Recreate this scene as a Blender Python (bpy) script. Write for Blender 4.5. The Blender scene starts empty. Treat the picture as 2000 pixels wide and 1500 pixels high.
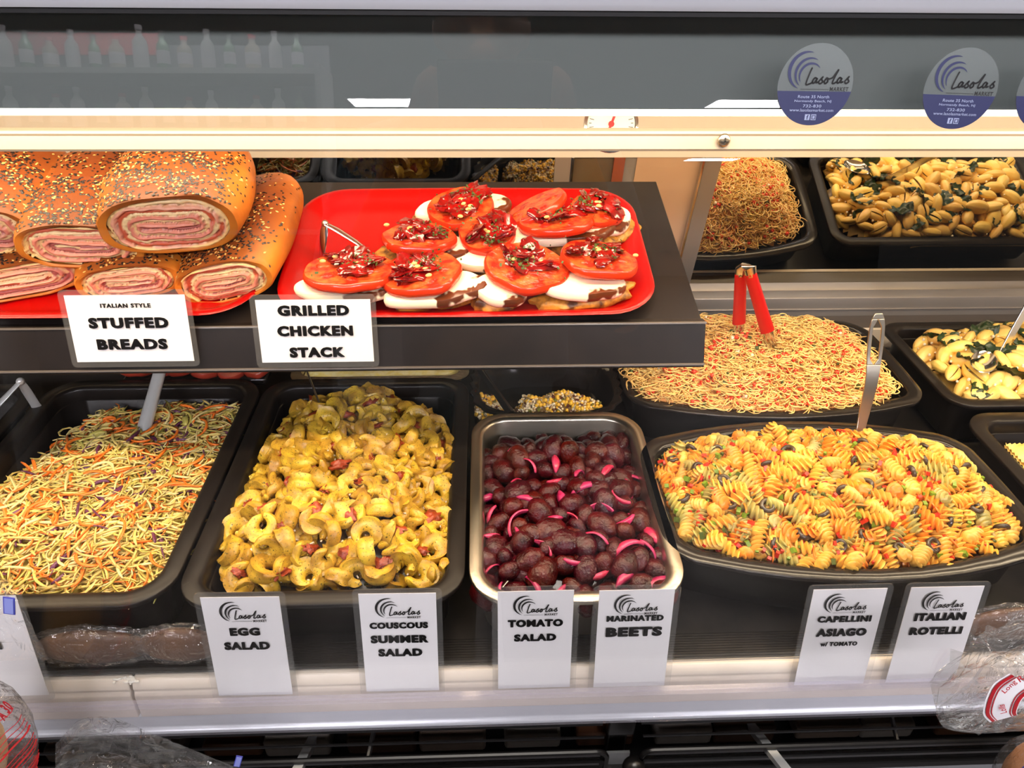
import bpy, bmesh, math, random
import numpy as np
from mathutils import Vector, Matrix, noise, Euler
PI = math.pi
R = math.radians
rnd = random.Random(7)
SC = bpy.context.scene
COL = SC.collection

# ------------------------------------------------------------------ camera
CAM = Vector((0, 0, 1.5))
PITCH, YAW, ROLL, FPX = R(34.2), R(2.5), R(0.7), 1400.0
fw = Vector((math.sin(YAW)*math.cos(PITCH), math.cos(YAW)*math.cos(PITCH), -math.sin(PITCH)))
rt = Vector((math.cos(YAW), -math.sin(YAW), 0))
up = rt.cross(fw)
rt, up = rt*math.cos(ROLL)+up*math.sin(ROLL), up*math.cos(ROLL)-rt*math.sin(ROLL)
cd = bpy.data.cameras.new('camera')
cd.sensor_width = 36
cd.lens = FPX/2000*36
cd.clip_start = 0.01
cam = bpy.data.objects.new('camera', cd)
COL.objects.link(cam)
m = Matrix((rt, up, -fw)).transposed().to_4x4()
m.translation = CAM
cam.matrix_world = m
SC.camera = cam

# ------------------------------------------------------------------ world, exposure, lamps
SC.view_settings.view_transform = 'Standard'
SC.view_settings.look = 'None'
SC.view_settings.gamma = 1
SC.view_settings.exposure = 0.0
SC.view_settings.use_curve_mapping = False
SC.cycles.use_denoising = True
SC.cycles.transparent_max_bounces = 24
SC.cycles.max_bounces = 8
SC.cycles.caustics_reflective = False
SC.cycles.caustics_refractive = False
SC.cycles.sample_clamp_indirect = 4
w = bpy.data.worlds.new('World')
SC.world = w
w.use_nodes = True
w.node_tree.nodes['Background'].inputs[0].default_value = (0.88, 0.88, 0.90, 1)
w.node_tree.nodes['Background'].inputs[1].default_value = 0.10


def lamp(name, loc, rot, sx, sy, power, color):
    l = bpy.data.lights.new(name, 'AREA')
    l.shape = 'RECTANGLE'
    l.size, l.size_y, l.energy, l.color = sx, sy, power, color
    o = bpy.data.objects.new(name, l)
    o.location, o.rotation_euler = loc, rot
    COL.objects.link(o)
    return o


WARM = (1.0, 0.79, 0.52)
lamp('case_tube_light', (0.1, 0.745, 1.356), (0, 0, 0), 2.0, 0.04, 6.4, WARM)           # under the canopy
lamp('case_front_tube_light', (0.1, 0.560, 1.372), (R(12), 0, 0), 2.0, 0.025, 10.0, WARM)  # behind the header


# ------------------------------------------------------------------ pixel helpers: a pixel of the photo -> a point on a true plane
def ray(px, py):
    return (fw*FPX+rt*(px-1000)-up*(py-750)).normalized()


def at_plane(px, py, p, n):
    d = ray(px, py)
    p, n = Vector(p), Vector(n)
    return CAM+d*((p-CAM).dot(n)/d.dot(n))


def at_z(px, py, z):
    return at_plane(px, py, (0, 0, z), (0, 0, 1))


def at_y(px, py, y):
    return at_plane(px, py, (0, y, 0), (0, 1, 0))


# ------------------------------------------------------------------ materials
def srgb(r, g, b):
    f = lambda c: (c/255/12.92) if c/255 <= 0.04045 else ((c/255+0.055)/1.055)**2.4
    return (f(r), f(g), f(b))


MATS = {}


def mat(name, col, rough=0.5, metal=0.0, col2=None, nscale=60, spec=0.5, bump=0.0, bscale=200, contrast=(0.35, 0.65), coat=0.0, sss=0.0, detail=3):
    if name in MATS:
        return MATS[name]
    M = bpy.data.materials.new(name)
    M.use_nodes = True
    nt = M.node_tree
    b = nt.nodes['Principled BSDF']
    b.inputs['Base Color'].default_value = (*col, 1)
    b.inputs['Roughness'].default_value = rough
    b.inputs['Metallic'].default_value = metal
    b.inputs['Specular IOR Level'].default_value = spec
    b.inputs['Coat Weight'].default_value = coat
    b.inputs['Coat Roughness'].default_value = 0.1
    if sss:
        b.inputs['Subsurface Weight'].default_value = sss
        b.inputs['Subsurface Radius'].default_value = (0.004, 0.002, 0.001)
        b.inputs['Subsurface Scale'].default_value = 1.0
    tc = nt.nodes.new('ShaderNodeTexCoord')
    if col2 is not None:
        n = nt.nodes.new('ShaderNodeTexNoise')
        n.inputs['Scale'].default_value = nscale
        n.inputs['Detail'].default_value = detail
        nt.links.new(tc.outputs['Object'], n.inputs['Vector'])
        rp = nt.nodes.new('ShaderNodeValToRGB')
        rp.color_ramp.elements[0].position, rp.color_ramp.elements[1].position = contrast
        rp.color_ramp.elements[0].color = (*col, 1)
        rp.color_ramp.elements[1].color = (*col2, 1)
        nt.links.new(n.outputs['Fac'], rp.inputs['Fac'])
        nt.links.new(rp.outputs['Color'], b.inputs['Base Color'])
    if bump:
        n2 = nt.nodes.new('ShaderNodeTexNoise')
        n2.inputs['Scale'].default_value = bscale
        n2.inputs['Detail'].default_value = 3
        nt.links.new(tc.outputs['Object'], n2.inputs['Vector'])
        bp = nt.nodes.new('ShaderNodeBump')
        bp.inputs['Strength'].default_value = bump
        bp.inputs['Distance'].default_value = 0.002
        nt.links.new(n2.outputs['Fac'], bp.inputs['Height'])
        nt.links.new(bp.outputs['Normal'], b.inputs['Normal'])
    MATS[name] = M
    return M


def per_object_tint(M, amount=0.25, hue=0.03):
    """vary a food's own colour a little from piece to piece"""
    nt = M.node_tree
    b = nt.nodes['Principled BSDF']
    src = b.inputs['Base Color'].links[0].from_socket if b.inputs['Base Color'].links else None
    oi = nt.nodes.new('ShaderNodeObjectInfo')
    hs = nt.nodes.new('ShaderNodeHueSaturation')
    if src:
        nt.links.new(src, hs.inputs['Color'])
    else:
        hs.inputs['Color'].default_value = b.inputs['Base Color'].default_value
    for key, a, off in (('Value', amount, 1.0), ('Hue', hue, 0.5)):
        mr = nt.nodes.new('ShaderNodeMapRange')
        mr.inputs['To Min'].default_value = off-a
        mr.inputs['To Max'].default_value = off+a
        nt.links.new(oi.outputs['Random'], mr.inputs['Value'])
        nt.links.new(mr.outputs['Result'], hs.inputs[key])
    nt.links.new(hs.outputs['Color'], b.inputs['Base Color'])
    return M


def clear_mat(name, tint=(1, 1, 1), haze=0.0, haze_col=(1, 1, 1), gloss=1.0, rough=0.02, ior=1.45, crease=0.0):
    """thin clear sheet: transparent, with a Fresnel reflection and a little haze"""
    if name in MATS:
        return MATS[name]
    M = bpy.data.materials.new(name)
    M.use_nodes = True
    nt = M.node_tree
    nt.nodes.clear()
    out = nt.nodes.new('ShaderNodeOutputMaterial')
    tr = nt.nodes.new('ShaderNodeBsdfTransparent')
    tr.inputs['Color'].default_value = (*tint, 1)
    gl = nt.nodes.new('ShaderNodeBsdfGlossy')
    gl.inputs['Roughness'].default_value = rough
    lw = nt.nodes.new('ShaderNodeLayerWeight')      # Schlick's Fresnel, the same from both sides of the sheet
    lw.inputs['Blend'].default_value = 0.5
    pw = nt.nodes.new('ShaderNodeMath')
    pw.operation = 'POWER'
    pw.inputs[1].default_value = 5
    nt.links.new(lw.outputs['Facing'], pw.inputs[0])
    f0 = ((ior-1)/(ior+1))**2*gloss
    mu = nt.nodes.new('ShaderNodeMath')
    mu.operation = 'MULTIPLY_ADD'
    mu.use_clamp = True
    mu.inputs[1].default_value = 1-f0
    mu.inputs[2].default_value = f0
    nt.links.new(pw.outputs[0], mu.inputs[0])
    if crease:
        tc = nt.nodes.new('ShaderNodeTexCoord')
        nz = nt.nodes.new('ShaderNodeTexNoise')
        nz.inputs['Scale'].default_value = 34
        nz.inputs['Detail'].default_value = 4
        nz.inputs['Distortion'].default_value = 1.5
        bp = nt.nodes.new('ShaderNodeBump')
        bp.inputs['Strength'].default_value = crease
        bp.inputs['Distance'].default_value = 0.01
        nt.links.new(tc.outputs['Object'], nz.inputs['Vector'])
        nt.links.new(nz.outputs['Fac'], bp.inputs['Height'])
        nt.links.new(bp.outputs['Normal'], gl.inputs['Normal'])
        nt.links.new(bp.outputs['Normal'], lw.inputs['Normal'])
    df = nt.nodes.new('ShaderNodeBsdfDiffuse')
    df.inputs['Color'].default_value = (*haze_col, 1)
    m1 = nt.nodes.new('ShaderNodeMixShader')
    m1.inputs['Fac'].default_value = haze
    nt.links.new(tr.outputs[0], m1.inputs[1])
    nt.links.new(df.outputs[0], m1.inputs[2])
    m2 = nt.nodes.new('ShaderNodeMixShader')
    nt.links.new(mu.outputs[0], m2.inputs['Fac'])
    nt.links.new(m1.outputs[0], m2.inputs[1])
    nt.links.new(gl.outputs[0], m2.inputs[2])
    nt.links.new(m2.outputs[0], out.inputs['Surface'])
    MATS[name] = M
    return M


def emit_mat(name, col, s):
    M = bpy.data.materials.new(name)
    M.use_nodes = True
    b = M.node_tree.nodes['Principled BSDF']
    b.inputs['Base Color'].default_value = (*col, 1)
    b.inputs['Emission Color'].default_value = (*col, 1)
    b.inputs['Emission Strength'].default_value = s
    MATS[name] = M
    return M


M_GLASS = clear_mat('case_glass', gloss=1.0, rough=0.0, ior=1.5)
M_SLEEVE = clear_mat('clear_laminate', tint=(0.985, 0.985, 0.985), haze=0.04, haze_col=(0.8, 0.78, 0.75), gloss=0.7, rough=0.12)
M_HOLDER = clear_mat('clear_holder_plastic', tint=(0.97, 0.965, 0.98), haze=0.05, haze_col=(0.86, 0.82, 0.95), gloss=0.6, rough=0.15)
M_BAG = clear_mat('clear_bag_film', tint=(0.95, 0.95, 0.95), haze=0.035, haze_col=(0.95, 0.93, 0.92), gloss=2.4, rough=0.07, crease=0.9)
M_BLACKPAN = mat('black_plastic', srgb(28, 23, 20), 0.34, col2=srgb(22, 18, 16), nscale=30, spec=0.25)
M_BLACKGLOSS = mat('glossy_black_plastic', srgb(30, 26, 23), 0.18, spec=0.4)
M_STEEL = mat('brushed_steel', srgb(190, 182, 168), 0.30, metal=1.0, bump=0.05, bscale=400)
M_CHROME = mat('polished_steel', srgb(215, 215, 215), 0.14, metal=1.0)
M_SHELF = mat('black_shelf_laminate', srgb(33, 27, 24), 0.34, col2=srgb(27, 22, 20), nscale=25, spec=0.2)
M_RED = mat('red_tray_plastic', srgb(168, 6, 5), 0.24, spec=0.4, bump=0.12, bscale=900)
M_CREAM = mat('cream_metal', srgb(244, 234, 220), 0.35)
M_LEDGE = mat('cream_ledge_vinyl', srgb(228, 215, 201), 0.42, col2=srgb(216, 203, 190), nscale=12)
M_HEADER = mat('grey_header_paint', srgb(108, 114, 112), 0.45)
M_DARK = mat('dark_trim', srgb(38, 37, 38), 0.4)
M_BUMPER = mat('silver_bumper', srgb(206, 209, 214), 0.34, metal=0.2)
M_WIRE = mat('black_wire_coating', srgb(24, 22, 22), 0.3)
M_MIRROR = mat('mirror', srgb(225, 218, 205), 0.02, metal=1.0)
M_ALU = mat('grey_aluminium_frame', srgb(150, 142, 134), 0.38, metal=0.6)
M_DECK = mat('dark_deck_board', srgb(48, 43, 39), 0.4, col2=srgb(36, 33, 30), nscale=40, spec=0.35)
M_PAPER = mat('white_card', srgb(238, 235, 238), 0.6)
M_INK = mat('black_ink', srgb(18, 15, 17), 0.5)
M_NAVY = mat('navy_ink', srgb(26, 31, 78), 0.45)
M_REDINK = mat('red_ink', srgb(178, 20, 34), 0.5)
M_BLUEINK = mat('blue_ink', srgb(62, 66, 160), 0.5)
M_WHITEINK = mat('pale_ink', srgb(150, 158, 190), 0.5)


# ------------------------------------------------------------------ mesh builder
class MB:
    def __init__(s):
        s.v, s.f, s.mi = [], [], []

    def add(s, verts, faces, mi=0):
        o = len(s.v)
        s.v.extend([tuple(v) for v in verts])
        s.f.extend([tuple(i+o for i in f) for f in faces])
        s.mi.extend([mi]*len(faces))

    def box(s, c, d, mi=0, rot=None):
        x, y, z = d[0]/2, d[1]/2, d[2]/2
        vs = [Vector((a*x, b*y, e*z)) for a in (-1, 1) for b in (-1, 1) for e in (-1, 1)]
        if rot is not None:
            vs = [rot @ v for v in vs]
        c = Vector(c)
        s.add([v+c for v in vs], [(0, 1, 3, 2), (4, 6, 7, 5), (0, 4, 5, 1), (2, 3, 7, 6), (0, 2, 6, 4), (1, 5, 7, 3)], mi)

    def prism(s, prof, x0, x1, mi=0):
        """profile of (y,z) points swept along x"""
        n = len(prof)
        s.add([(x0, p[0], p[1]) for p in prof]+[(x1, p[0], p[1]) for p in prof],
              [(i, (i+1) % n, n+(i+1) % n, n+i) for i in range(n)]+[tuple(range(n-1, -1, -1)), tuple(range(n, 2*n))], mi)

    def tube(s, pts, r, seg=8, mi=0, flat=1.0, cap=True, upv=(0, 0, 1)):
        pts = [Vector(p) for p in pts]
        n = len(pts)
        rs = r if isinstance(r, (list, tuple)) else [r]*n
        vs = []
        for i in range(n):
            t = (pts[min(i+1, n-1)]-pts[max(i-1, 0)]).normalized()
            a = t.cross(Vector(upv))
            if a.length < 1e-3:
                a = t.cross(Vector((1, 0, 0)))
            a.normalize()
            b = a.cross(t)
            for k in range(seg):
                q = 2*PI*k/seg
                vs.append(pts[i]+a*(math.cos(q)*rs[i])+b*(math.sin(q)*rs[i]*flat))
        fs = [(i*seg+k, i*seg+(k+1) % seg, (i+1)*seg+(k+1) % seg, (i+1)*seg+k) for i in range(n-1) for k in range(seg)]
        if cap:
            fs += [tuple(range(seg-1, -1, -1)), tuple(range((n-1)*seg, n*seg))]
        s.add(vs, fs, mi)

    def loops(s, ls, mi=0, close0=True, close1=True):
        n = len(ls[0])
        vs = [p for l in ls for p in l]
        fs = [(i*n+k, i*n+(k+1) % n, (i+1)*n+(k+1) % n, (i+1)*n+k) for i in range(len(ls)-1) for k in range(n)]
        if close0:
            fs.append(tuple(range(n-1, -1, -1)))
        if close1:
            fs.append(tuple(range((len(ls)-1)*n, len(ls)*n)))
        s.add(vs, fs, mi)

    def lathe(s, prof, seg=24, mi=0, c=(0, 0, 0), sx=1, sy=1):
        ls = [[(c[0]+r*sx*math.cos(2*PI*k/seg), c[1]+r*sy*math.sin(2*PI*k/seg), c[2]+z) for k in range(seg)] for r, z in prof]
        s.loops(ls, mi)

    def ball(s, c, r, seg=12, rings=8, mi=0, rot=None, fn=None):
        """ellipsoid; fn(unit vector) -> radius factor"""
        c = Vector(c)
        r = Vector(r) if not isinstance(r, (int, float)) else Vector((r, r, r))
        ls = []
        for i in range(rings+1):
            th = PI*(i+0.02 if i == 0 else i-0.02 if i == rings else i)/rings
            l = []
            for k in range(seg):
                q = 2*PI*k/seg
                u = Vector((math.sin(th)*math.cos(q), math.sin(th)*math.sin(q), -math.cos(th)))
                f = fn(u) if fn else 1
                p = Vector((u.x*r.x, u.y*r.y, u.z*r.z))*f
                l.append((rot @ p if rot is not None else p)+c)
            ls.append(l)
        s.loops(ls, mi)

    def xf(s, M):
        s.v = [tuple(M @ Vector(v)) for v in s.v]
        return s

    def mesh(s, name, mats, smooth=True, angle=None):
        me = bpy.data.meshes.new(name)
        me.from_pydata(s.v, [], s.f)
        for x in (mats if isinstance(mats, (list, tuple)) else [mats]):
            me.materials.append(x)
        me.polygons.foreach_set('material_index', s.mi)
        me.polygons.foreach_set('use_smooth', [smooth]*len(s.f))
        if smooth and angle:
            try:
                me.set_sharp_from_angle(angle=R(angle))
            except Exception:
                pass
        me.update()
        return me

    def build(s, name, mats, parent=None, smooth=True, angle=40, loc=None):
        o = bpy.data.objects.new(name, s.mesh(name, mats, smooth, angle))
        COL.objects.link(o)
        if parent:
            o.parent = parent
        if loc is not None:
            o.location = loc
        return o


def tag(o, label=None, cat=None, group=None, kind=None):
    if label:
        o['label'] = label
    if cat:
        o['category'] = cat
    if group:
        o['group'] = group
    if kind:
        o['kind'] = kind
    return o


def empty(name, loc=(0, 0, 0), rot=None, label=None, cat=None, group=None, kind=None):
    o = bpy.data.objects.new(name, None)
    o.empty_display_size = 0.02
    COL.objects.link(o)
    o.location = loc
    if rot is not None:
        o.rotation_euler = rot
    return tag(o, label, cat, group, kind)


def place(mesh, name, loc, rot, scale=1.0, label=None, cat=None, group=None, parent=None):
    o = bpy.data.objects.new(name, mesh)
    COL.objects.link(o)
    o.location = loc
    o.rotation_euler = rot
    o.scale = (scale, scale, scale) if isinstance(scale, (int, float)) else scale
    if parent:
        o.parent = parent
    return tag(o, label, cat, group)


def bevel(o, wd, seg=2):
    b = o.modifiers.new('bevel', 'BEVEL')
    b.width = wd
    b.segments = seg
    b.limit_method = 'ANGLE'
    return o


def rrect(cx, cy, a, b, r, z, n=6, bulge=0.0):
    pts = []
    for sx, sy, a0 in ((1, 1, 0), (-1, 1, 90), (-1, -1, 180), (1, -1, 270)):
        for k in range(n+1):
            q = R(a0+90*k/n)
            pts.append([cx+sx*(a-r)+r*math.cos(q), cy+sy*(b-r)+r*math.sin(q), z])
    if bulge:
        out = []
        m_ = len(pts)
        for i in range(m_):                      # split the straight sides so that they can bow outwards
            p, q = pts[i], pts[(i+1) % m_]
            out.append(p)
            if (Vector(p)-Vector(q)).length > 0.05:
                for t in (1, 2, 3, 4, 5, 6, 7):
                    out.append([p[j]+(q[j]-p[j])*t/8 for j in range(3)])
        for p in out:
            u, v = (p[0]-cx)/a, (p[1]-cy)/b
            p[0] += bulge*0.10*u*max(0, 1-v*v)
            p[1] += bulge*v*max(0, 1-u*u)
        pts = out
    return [tuple(p) for p in pts]


# ------------------------------------------------------------------ lettering
_txt = {}


def text_geo(s, bold=0.035):
    """filled outline of a line of text, normalised to its own box: verts in 0..1, faces"""
    key = (s, bold)
    if key not in _txt:
        c = bpy.data.curves.new('t', 'FONT')
        c.body, c.size, c.offset, c.resolution_u = s, 1, bold, 3
        c.space_character = 1.17 if bold > 0.025 else 1.04
        o = bpy.data.objects.new('t', c)
        COL.objects.link(o)
        bpy.context.view_layer.update()
        me = bpy.data.meshes.new_from_object(o.evaluated_get(bpy.context.evaluated_depsgraph_get()))
        v = [tuple(p.co) for p in me.vertices]
        f = [tuple(p.vertices) for p in me.polygons]
        bpy.data.objects.remove(o)
        bpy.data.meshes.remove(me)
        x0, x1 = min(p[0] for p in v), max(p[0] for p in v)
        y0, y1 = min(p[1] for p in v), max(p[1] for p in v)
        _txt[key] = ([((p[0]-x0)/(x1-x0)-0.5, (p[1]-y0)/(y1-y0)-0.5) for p in v], f)
    return _txt[key]


def put_text(mb, s, cx, cy, wd, ht, z=0.0, mi=0, bold=0.035, slant=0.0, rot=0.0, heavy=0.0):
    v, f = text_geo(s, bold)
    c, sn = math.cos(rot), math.sin(rot)
    vs = []
    for x, y in v:
        X, Y = x*wd+slant*y*ht, y*ht
        vs.append((cx+X*c-Y*sn, cy+X*sn+Y*c, z))
    if heavy:
        vs = [(cx+(p[0]-cx)*0.975, cy+(p[1]-cy)*0.90, z) for p in vs]
        for k in range(8):
            dx, dy = heavy*ht*math.cos(k*PI/4)*1.15, heavy*ht*math.sin(k*PI/4)*0.75
            mb.add([(p[0]+dx, p[1]+dy, z) for p in vs], f, mi)
    mb.add(vs, f, mi)


def stroke(mb, pts, wd, z=0.0, mi=0):
    for i in range(len(pts)-1):
        a, b = Vector(pts[i]+(0,)), Vector(pts[i+1]+(0,))
        d = (b-a).normalized()
        n = Vector((-d.y, d.x, 0))*wd/2
        a2, b2 = a-d*wd*0.25, b+d*wd*0.25
        mb.add([(a2-n)+Vector((0, 0, z)), (b2-n)+Vector((0, 0, z)), (b2+n)+Vector((0, 0, z)), (a2+n)+Vector((0, 0, z))], [(0, 1, 2, 3)], mi)


def crescent(mb, cx, cy, r, a0, a1, wmax, z=0.0, mi=0, n=22):
    vs, fs = [], []
    for i in range(n+1):
        t = i/n
        a = R(a0+(a1-a0)*t)
        wd = wmax*math.sin(PI*min(1, max(0, t)))**0.8*0.5+wmax*0.03
        vs += [(cx+(r-wd)*math.cos(a), cy+(r-wd)*math.sin(a), z), (cx+(r+wd)*math.cos(a), cy+(r+wd)*math.sin(a), z)]
    fs = [(2*i, 2*i+1, 2*i+3, 2*i+2) for i in range(n)]
    mb.add(vs, fs, mi)


def smooth_pts(pts, n=4):
    out = []
    P = [pts[0]]+list(pts)+[pts[-1]]
    for i in range(1, len(P)-2):
        for k in range(n):
            t = k/n
            out.append(tuple(0.5*((2*P[i][j])+(-P[i-1][j]+P[i+1][j])*t+(2*P[i-1][j]-5*P[i][j]+4*P[i+1][j]-P[i+2][j])*t*t
                                  + (-P[i-1][j]+3*P[i][j]-3*P[i+1][j]+P[i+2][j])*t**3) for j in range(len(pts[0]))))
    out.append(tuple(pts[-1]))
    return out


def logo(mb, cx, cy, wd, z=0.0, mi_wave=0, mi_ink=0):
    """wave of three crescents and the shop's name in script, wd wide"""
    k = wd/430.0
    X = lambda x, y: (cx+(x-452)*k, cy-(y-225)*k)
    for (ax, ay, r, a0, a1, w_) in ((362, 222, 116, 75, 248, 22), (384, 238, 94, 62, 232, 17), (392, 250, 74, 38, 215, 15)):
        p = X(ax, ay)
        crescent(mb, p[0], p[1], r*k, a0, a1, w_*k, z, mi_wave)
    a = [(440, 270), (426, 264), (413, 281), (416, 297), (428, 292), (441, 268), (437, 293), (452, 289)]
    s_ = [(452, 289), (478, 258), (472, 272), (482, 288), (466, 300), (456, 294)]
    S = [[(396, 203), (386, 232), (370, 302), (392, 303), (413, 291)], a, s_,
         [(508, 262), (493, 283), (500, 299), (516, 286), (511, 266), (524, 270), (545, 262)],
         [(545, 262), (577, 212), (562, 250), (549, 292), (560, 297), (574, 288)],
         [(x+168, y-3) for x, y in a], [(x+178, y-4) for x, y in s_]]
    for st in S:
        stroke(mb, [X(*p) for p in smooth_pts(st, 4)], 11*k, z, mi_ink)
    stroke(mb, [X(338, 335), X(530, 335)], 3*k, z, mi_ink)
    p = X(603, 332)
    put_text(mb, 'MARKET', p[0], p[1], 128*k, 26*k, z, mi_ink, 0.03)


# ================================================================== SETTING: the shop on the customer's side
def struct(o):
    o['kind'] = 'structure'
    return o


mb = MB(); mb.box((2, -8, -0.01), (18, 22, 0.02))
struct(mb.build('floor', mat('floor_tile', srgb(62, 58, 54), 0.45, col2=srgb(54, 50, 47), nscale=3)))
mb = MB(); mb.box((2, -8, 2.91), (18, 22, 0.02))
struct(mb.build('ceiling', mat('ceiling_tile', srgb(165, 165, 163), 0.8)))
mb = MB(); mb.box((2, -18.9, 1.45), (18, 0.02, 2.9))
struct(mb.build('wall_back', mat('shop_wall', srgb(128, 133, 134), 0.8)))

M_PANEL = emit_mat('light_panel', (0.97, 0.945, 1.0), 52.0)

M_PANEL_ADDED = emit_mat('added_light_panel', (1.0, 0.93, 0.84), 13.0)  # unseen panel above the case, added to light the shopper and pan fronts


def glass_bounce(px, py, z):
    d = ray(px, py)
    p = at_plane(px, py, (0, 0.4095, 0.845), (0, -math.cos(R(11)), math.sin(R(11))))
    n = Vector((0, -math.cos(R(11)), math.sin(R(11))))
    r = d-2*d.dot(n)*n
    return p+r*((z-p.z)/r.z)


for i, (x, y, lab) in enumerate(((-1.35, -2.3, 'flat white ceiling light panel left of the shopper'), (0.30, -2.5, 'flat white ceiling light panel behind the shopper'), (2.0, -2.3, 'flat white ceiling light panel right of the shopper'), (0.1, 0.12, 'unseen ceiling light panel added right above the display case'),
                                 (None, (778, 201), 'long white ceiling light far back, seen mirrored in the header'), (None, (1478, 203), 'long white ceiling light mirrored beside the stickers'),
                                 (None, (1390, 312), 'long white ceiling light mirrored on the lamp rail'))):
    if x is None:
        p = glass_bounce(y[0], y[1], 2.885)
        x, y = p.x, p.y
    e = empty('ceiling_light', (x, y, 2.90), None, lab, 'ceiling light', 'ceiling light panels of the shop')
    wd, dp = (1.2, 0.6)
    mb = MB(); mb.box((0, 0, -0.012), (wd, dp, 0.006))
    mb.build('diffuser', M_PANEL if y < 0 else M_PANEL_ADDED, e, smooth=False)
    mb = MB()
    for q in (-1, 1):
        mb.box((0, q*(dp/2+0.012), -0.008), (wd+0.05, 0.024, 0.016)); mb.box((q*(wd/2+0.012), 0, -0.008), (0.024, dp, 0.016))
    mb.build('frame', M_PAPER, e, smooth=False)

# ================================================================== THE DISPLAY CASE
CX0, CX1 = -1.15, 1.35
case = empty('deli_display_case', (0.1, 0.75, 0), label='long refrigerated deli display case with sloped front glass and cream ledge', cat='display case')
NL = -case.location
LEAN = math.tan(R(11))


def gy(z, off=0.0):
    return 0.42+(z-0.845)*LEAN+off


MIR0 = Vector((0, 1.08, 0.95))
MIRN = Vector((0, -math.cos(R(14)), -math.sin(R(14))))


def my(z):
    return 1.08-(z-0.95)*math.tan(R(14))


mb = MB(); mb.box((0.1, 0.84, 0.30), (CX1-CX0, 0.72, 0.60))
mb.build('base_cabinet', mat('cabinet_grey', srgb(120, 120, 122), 0.4), case, loc=NL)
mb = MB(); mb.box((0.1, 0.80, 0.72), (CX1-CX0, 0.62, 0.24))
mb.build('lower_housing', M_DARK, case, loc=NL)
mb = MB(); mb.box((0.1, 0.765, 0.852), (CX1-CX0, 0.65, 0.02))
for k in range(11):
    mb.box((0.1, 0.438+0.003*k, 0.8625), (CX1-CX0, 0.0014, 0.001))
mb.build('deck', M_DECK, case, loc=NL)
xj = at_y(250, 1345, 0.425).x
prof = [(0.445, 0.80), (0.445, 0.858), (0.4335, 0.8605), (0.430, 0.857), (0.4275, 0.850), (0.4285, 0.847), (0.4255, 0.843), (0.4225, 0.812), (0.43, 0.80)]
for x0, x1 in ((CX0, xj-0.0015), (xj+0.0015, CX1)):
    mb = MB(); mb.prism(prof, x0, x1)
    bevel(mb.build('front_ledge', M_LEDGE, case, loc=NL), 0.0012)
mb = MB()
for k in range(26):
    mb.ball((xj+rnd.gauss(0, 0.004)*(2 if k < 12 else 1), 0.4295+rnd.random()*0.006, 0.8605-rnd.random()*0.004*(k > 12)), (0.003*rnd.random()+0.001, 0.0015, 0.0012), 6, 4)
mb.build('caulk', mat('white_caulk', srgb(228, 224, 218), 0.7), case, loc=NL)
mb = MB(); mb.prism([(0.45, 0.8115), (0.4235, 0.8115), (0.4205, 0.797), (0.4165, 0.7935), (0.4165, 0.7895), (0.45, 0.787)], CX0, CX1)
bevel(mb.build('bumper_strip', M_BUMPER, case, loc=NL), 0.001)
# front glass with its clear channel
mb = MB()
zA, zB = 0.815, 1.47
mb.prism([(gy(zA, -0.010), zA), (gy(zB, -0.010), zB), (gy(zB, -0.007), zB), (gy(zA, -0.007), zA)], CX0, CX1)
mb.build('front_glass', M_GLASS, case, smooth=False, loc=NL)
mb = MB()
mb.prism([(gy(0.813, -0.013), 0.813), (gy(0.858, -0.013), 0.858), (gy(0.858, -0.011), 0.858), (gy(0.813, -0.011), 0.813)], CX0, CX1)
for z in (0.857, 0.852):
    mb.prism([(gy(z, -0.016), z), (gy(z, -0.016), z+0.0015), (gy(z, -0.011), z+0.0015), (gy(z, -0.011), z)], CX0, CX1)
mb.build('card_channel', M_HOLDER, case, smooth=False, loc=NL)
# header panel, top rail, lamp rail, canopy
YH = 0.552
zh = at_y(1000, 227, YH).z
mb = MB(); mb.box((0.1, YH+0.002, (zh+1.47)/2), (CX1-CX0, 0.004, 1.47-zh))
mb.build('header_panel', M_HEADER, case, smooth=False, loc=NL)
zt = at_y(1000, 12, 0.53).z
mb = MB(); mb.prism([(0.515, zt+0.003), (0.518, zt-0.001), (0.556, zt-0.001), (0.556, zt+0.06), (0.515, zt+0.06)], CX0, CX1)
tr = mb.build('top_rail', mat('pale_grey_rail', srgb(196, 196, 202), 0.4), case, loc=NL)
mb = MB(); mb.prism([(0.520, zt-0.0045), (0.552, zt-0.0045), (0.552, zt-0.001), (0.520, zt-0.001)], CX0, CX1)
mb.build('top_gasket', M_DARK, case, loc=NL)
YR = 0.600
r0, r1 = at_y(1000, 294, YR).z, at_y(1000, 256, YR).z
mb = MB()
mb.prism([(YR+0.006, r1+0.0010), (YR, r1), (YR-0.001, r1-0.002), (YR, r1-0.004), (YR-0.003, r0+0.002), (YR-0.002, r0), (YR+0.03, r0-0.0015), (YR+0.03, r0+0.001), (YR+0.003, r0+0.003), (YR+0.006, r1-0.002)], CX0, CX1)
mb.build('lamp_rail', mat('cream_rail', srgb(128, 116, 104), 0.5), case, loc=NL)
p = at_y(1414, 274, YR-0.004)
mb = MB(); mb.ball((0, 0, 0), (0.0055, 0.003, 0.0055), 16, 8); mb.box((0, -0.003, 0), (0.006, 0.001, 0.001), 1); mb.box((0, -0.003, 0), (0.001, 0.001, 0.006), 1)
mb.build('rail_screw', [M_STEEL, M_DARK], case, loc=p+NL)
mb = MB(); mb.prism([(0.556, 1.40), (1.00, 1.33), (1.00, 1.345), (0.556, 1.415)], CX0, CX1)
mb.build('canopy', M_CREAM, case, loc=NL)
mb = MB(); mb.tube([(CX0+0.1, 0.745, 1.3665), (CX1-0.1, 0.745, 1.3665)], 0.008, 10)
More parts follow.
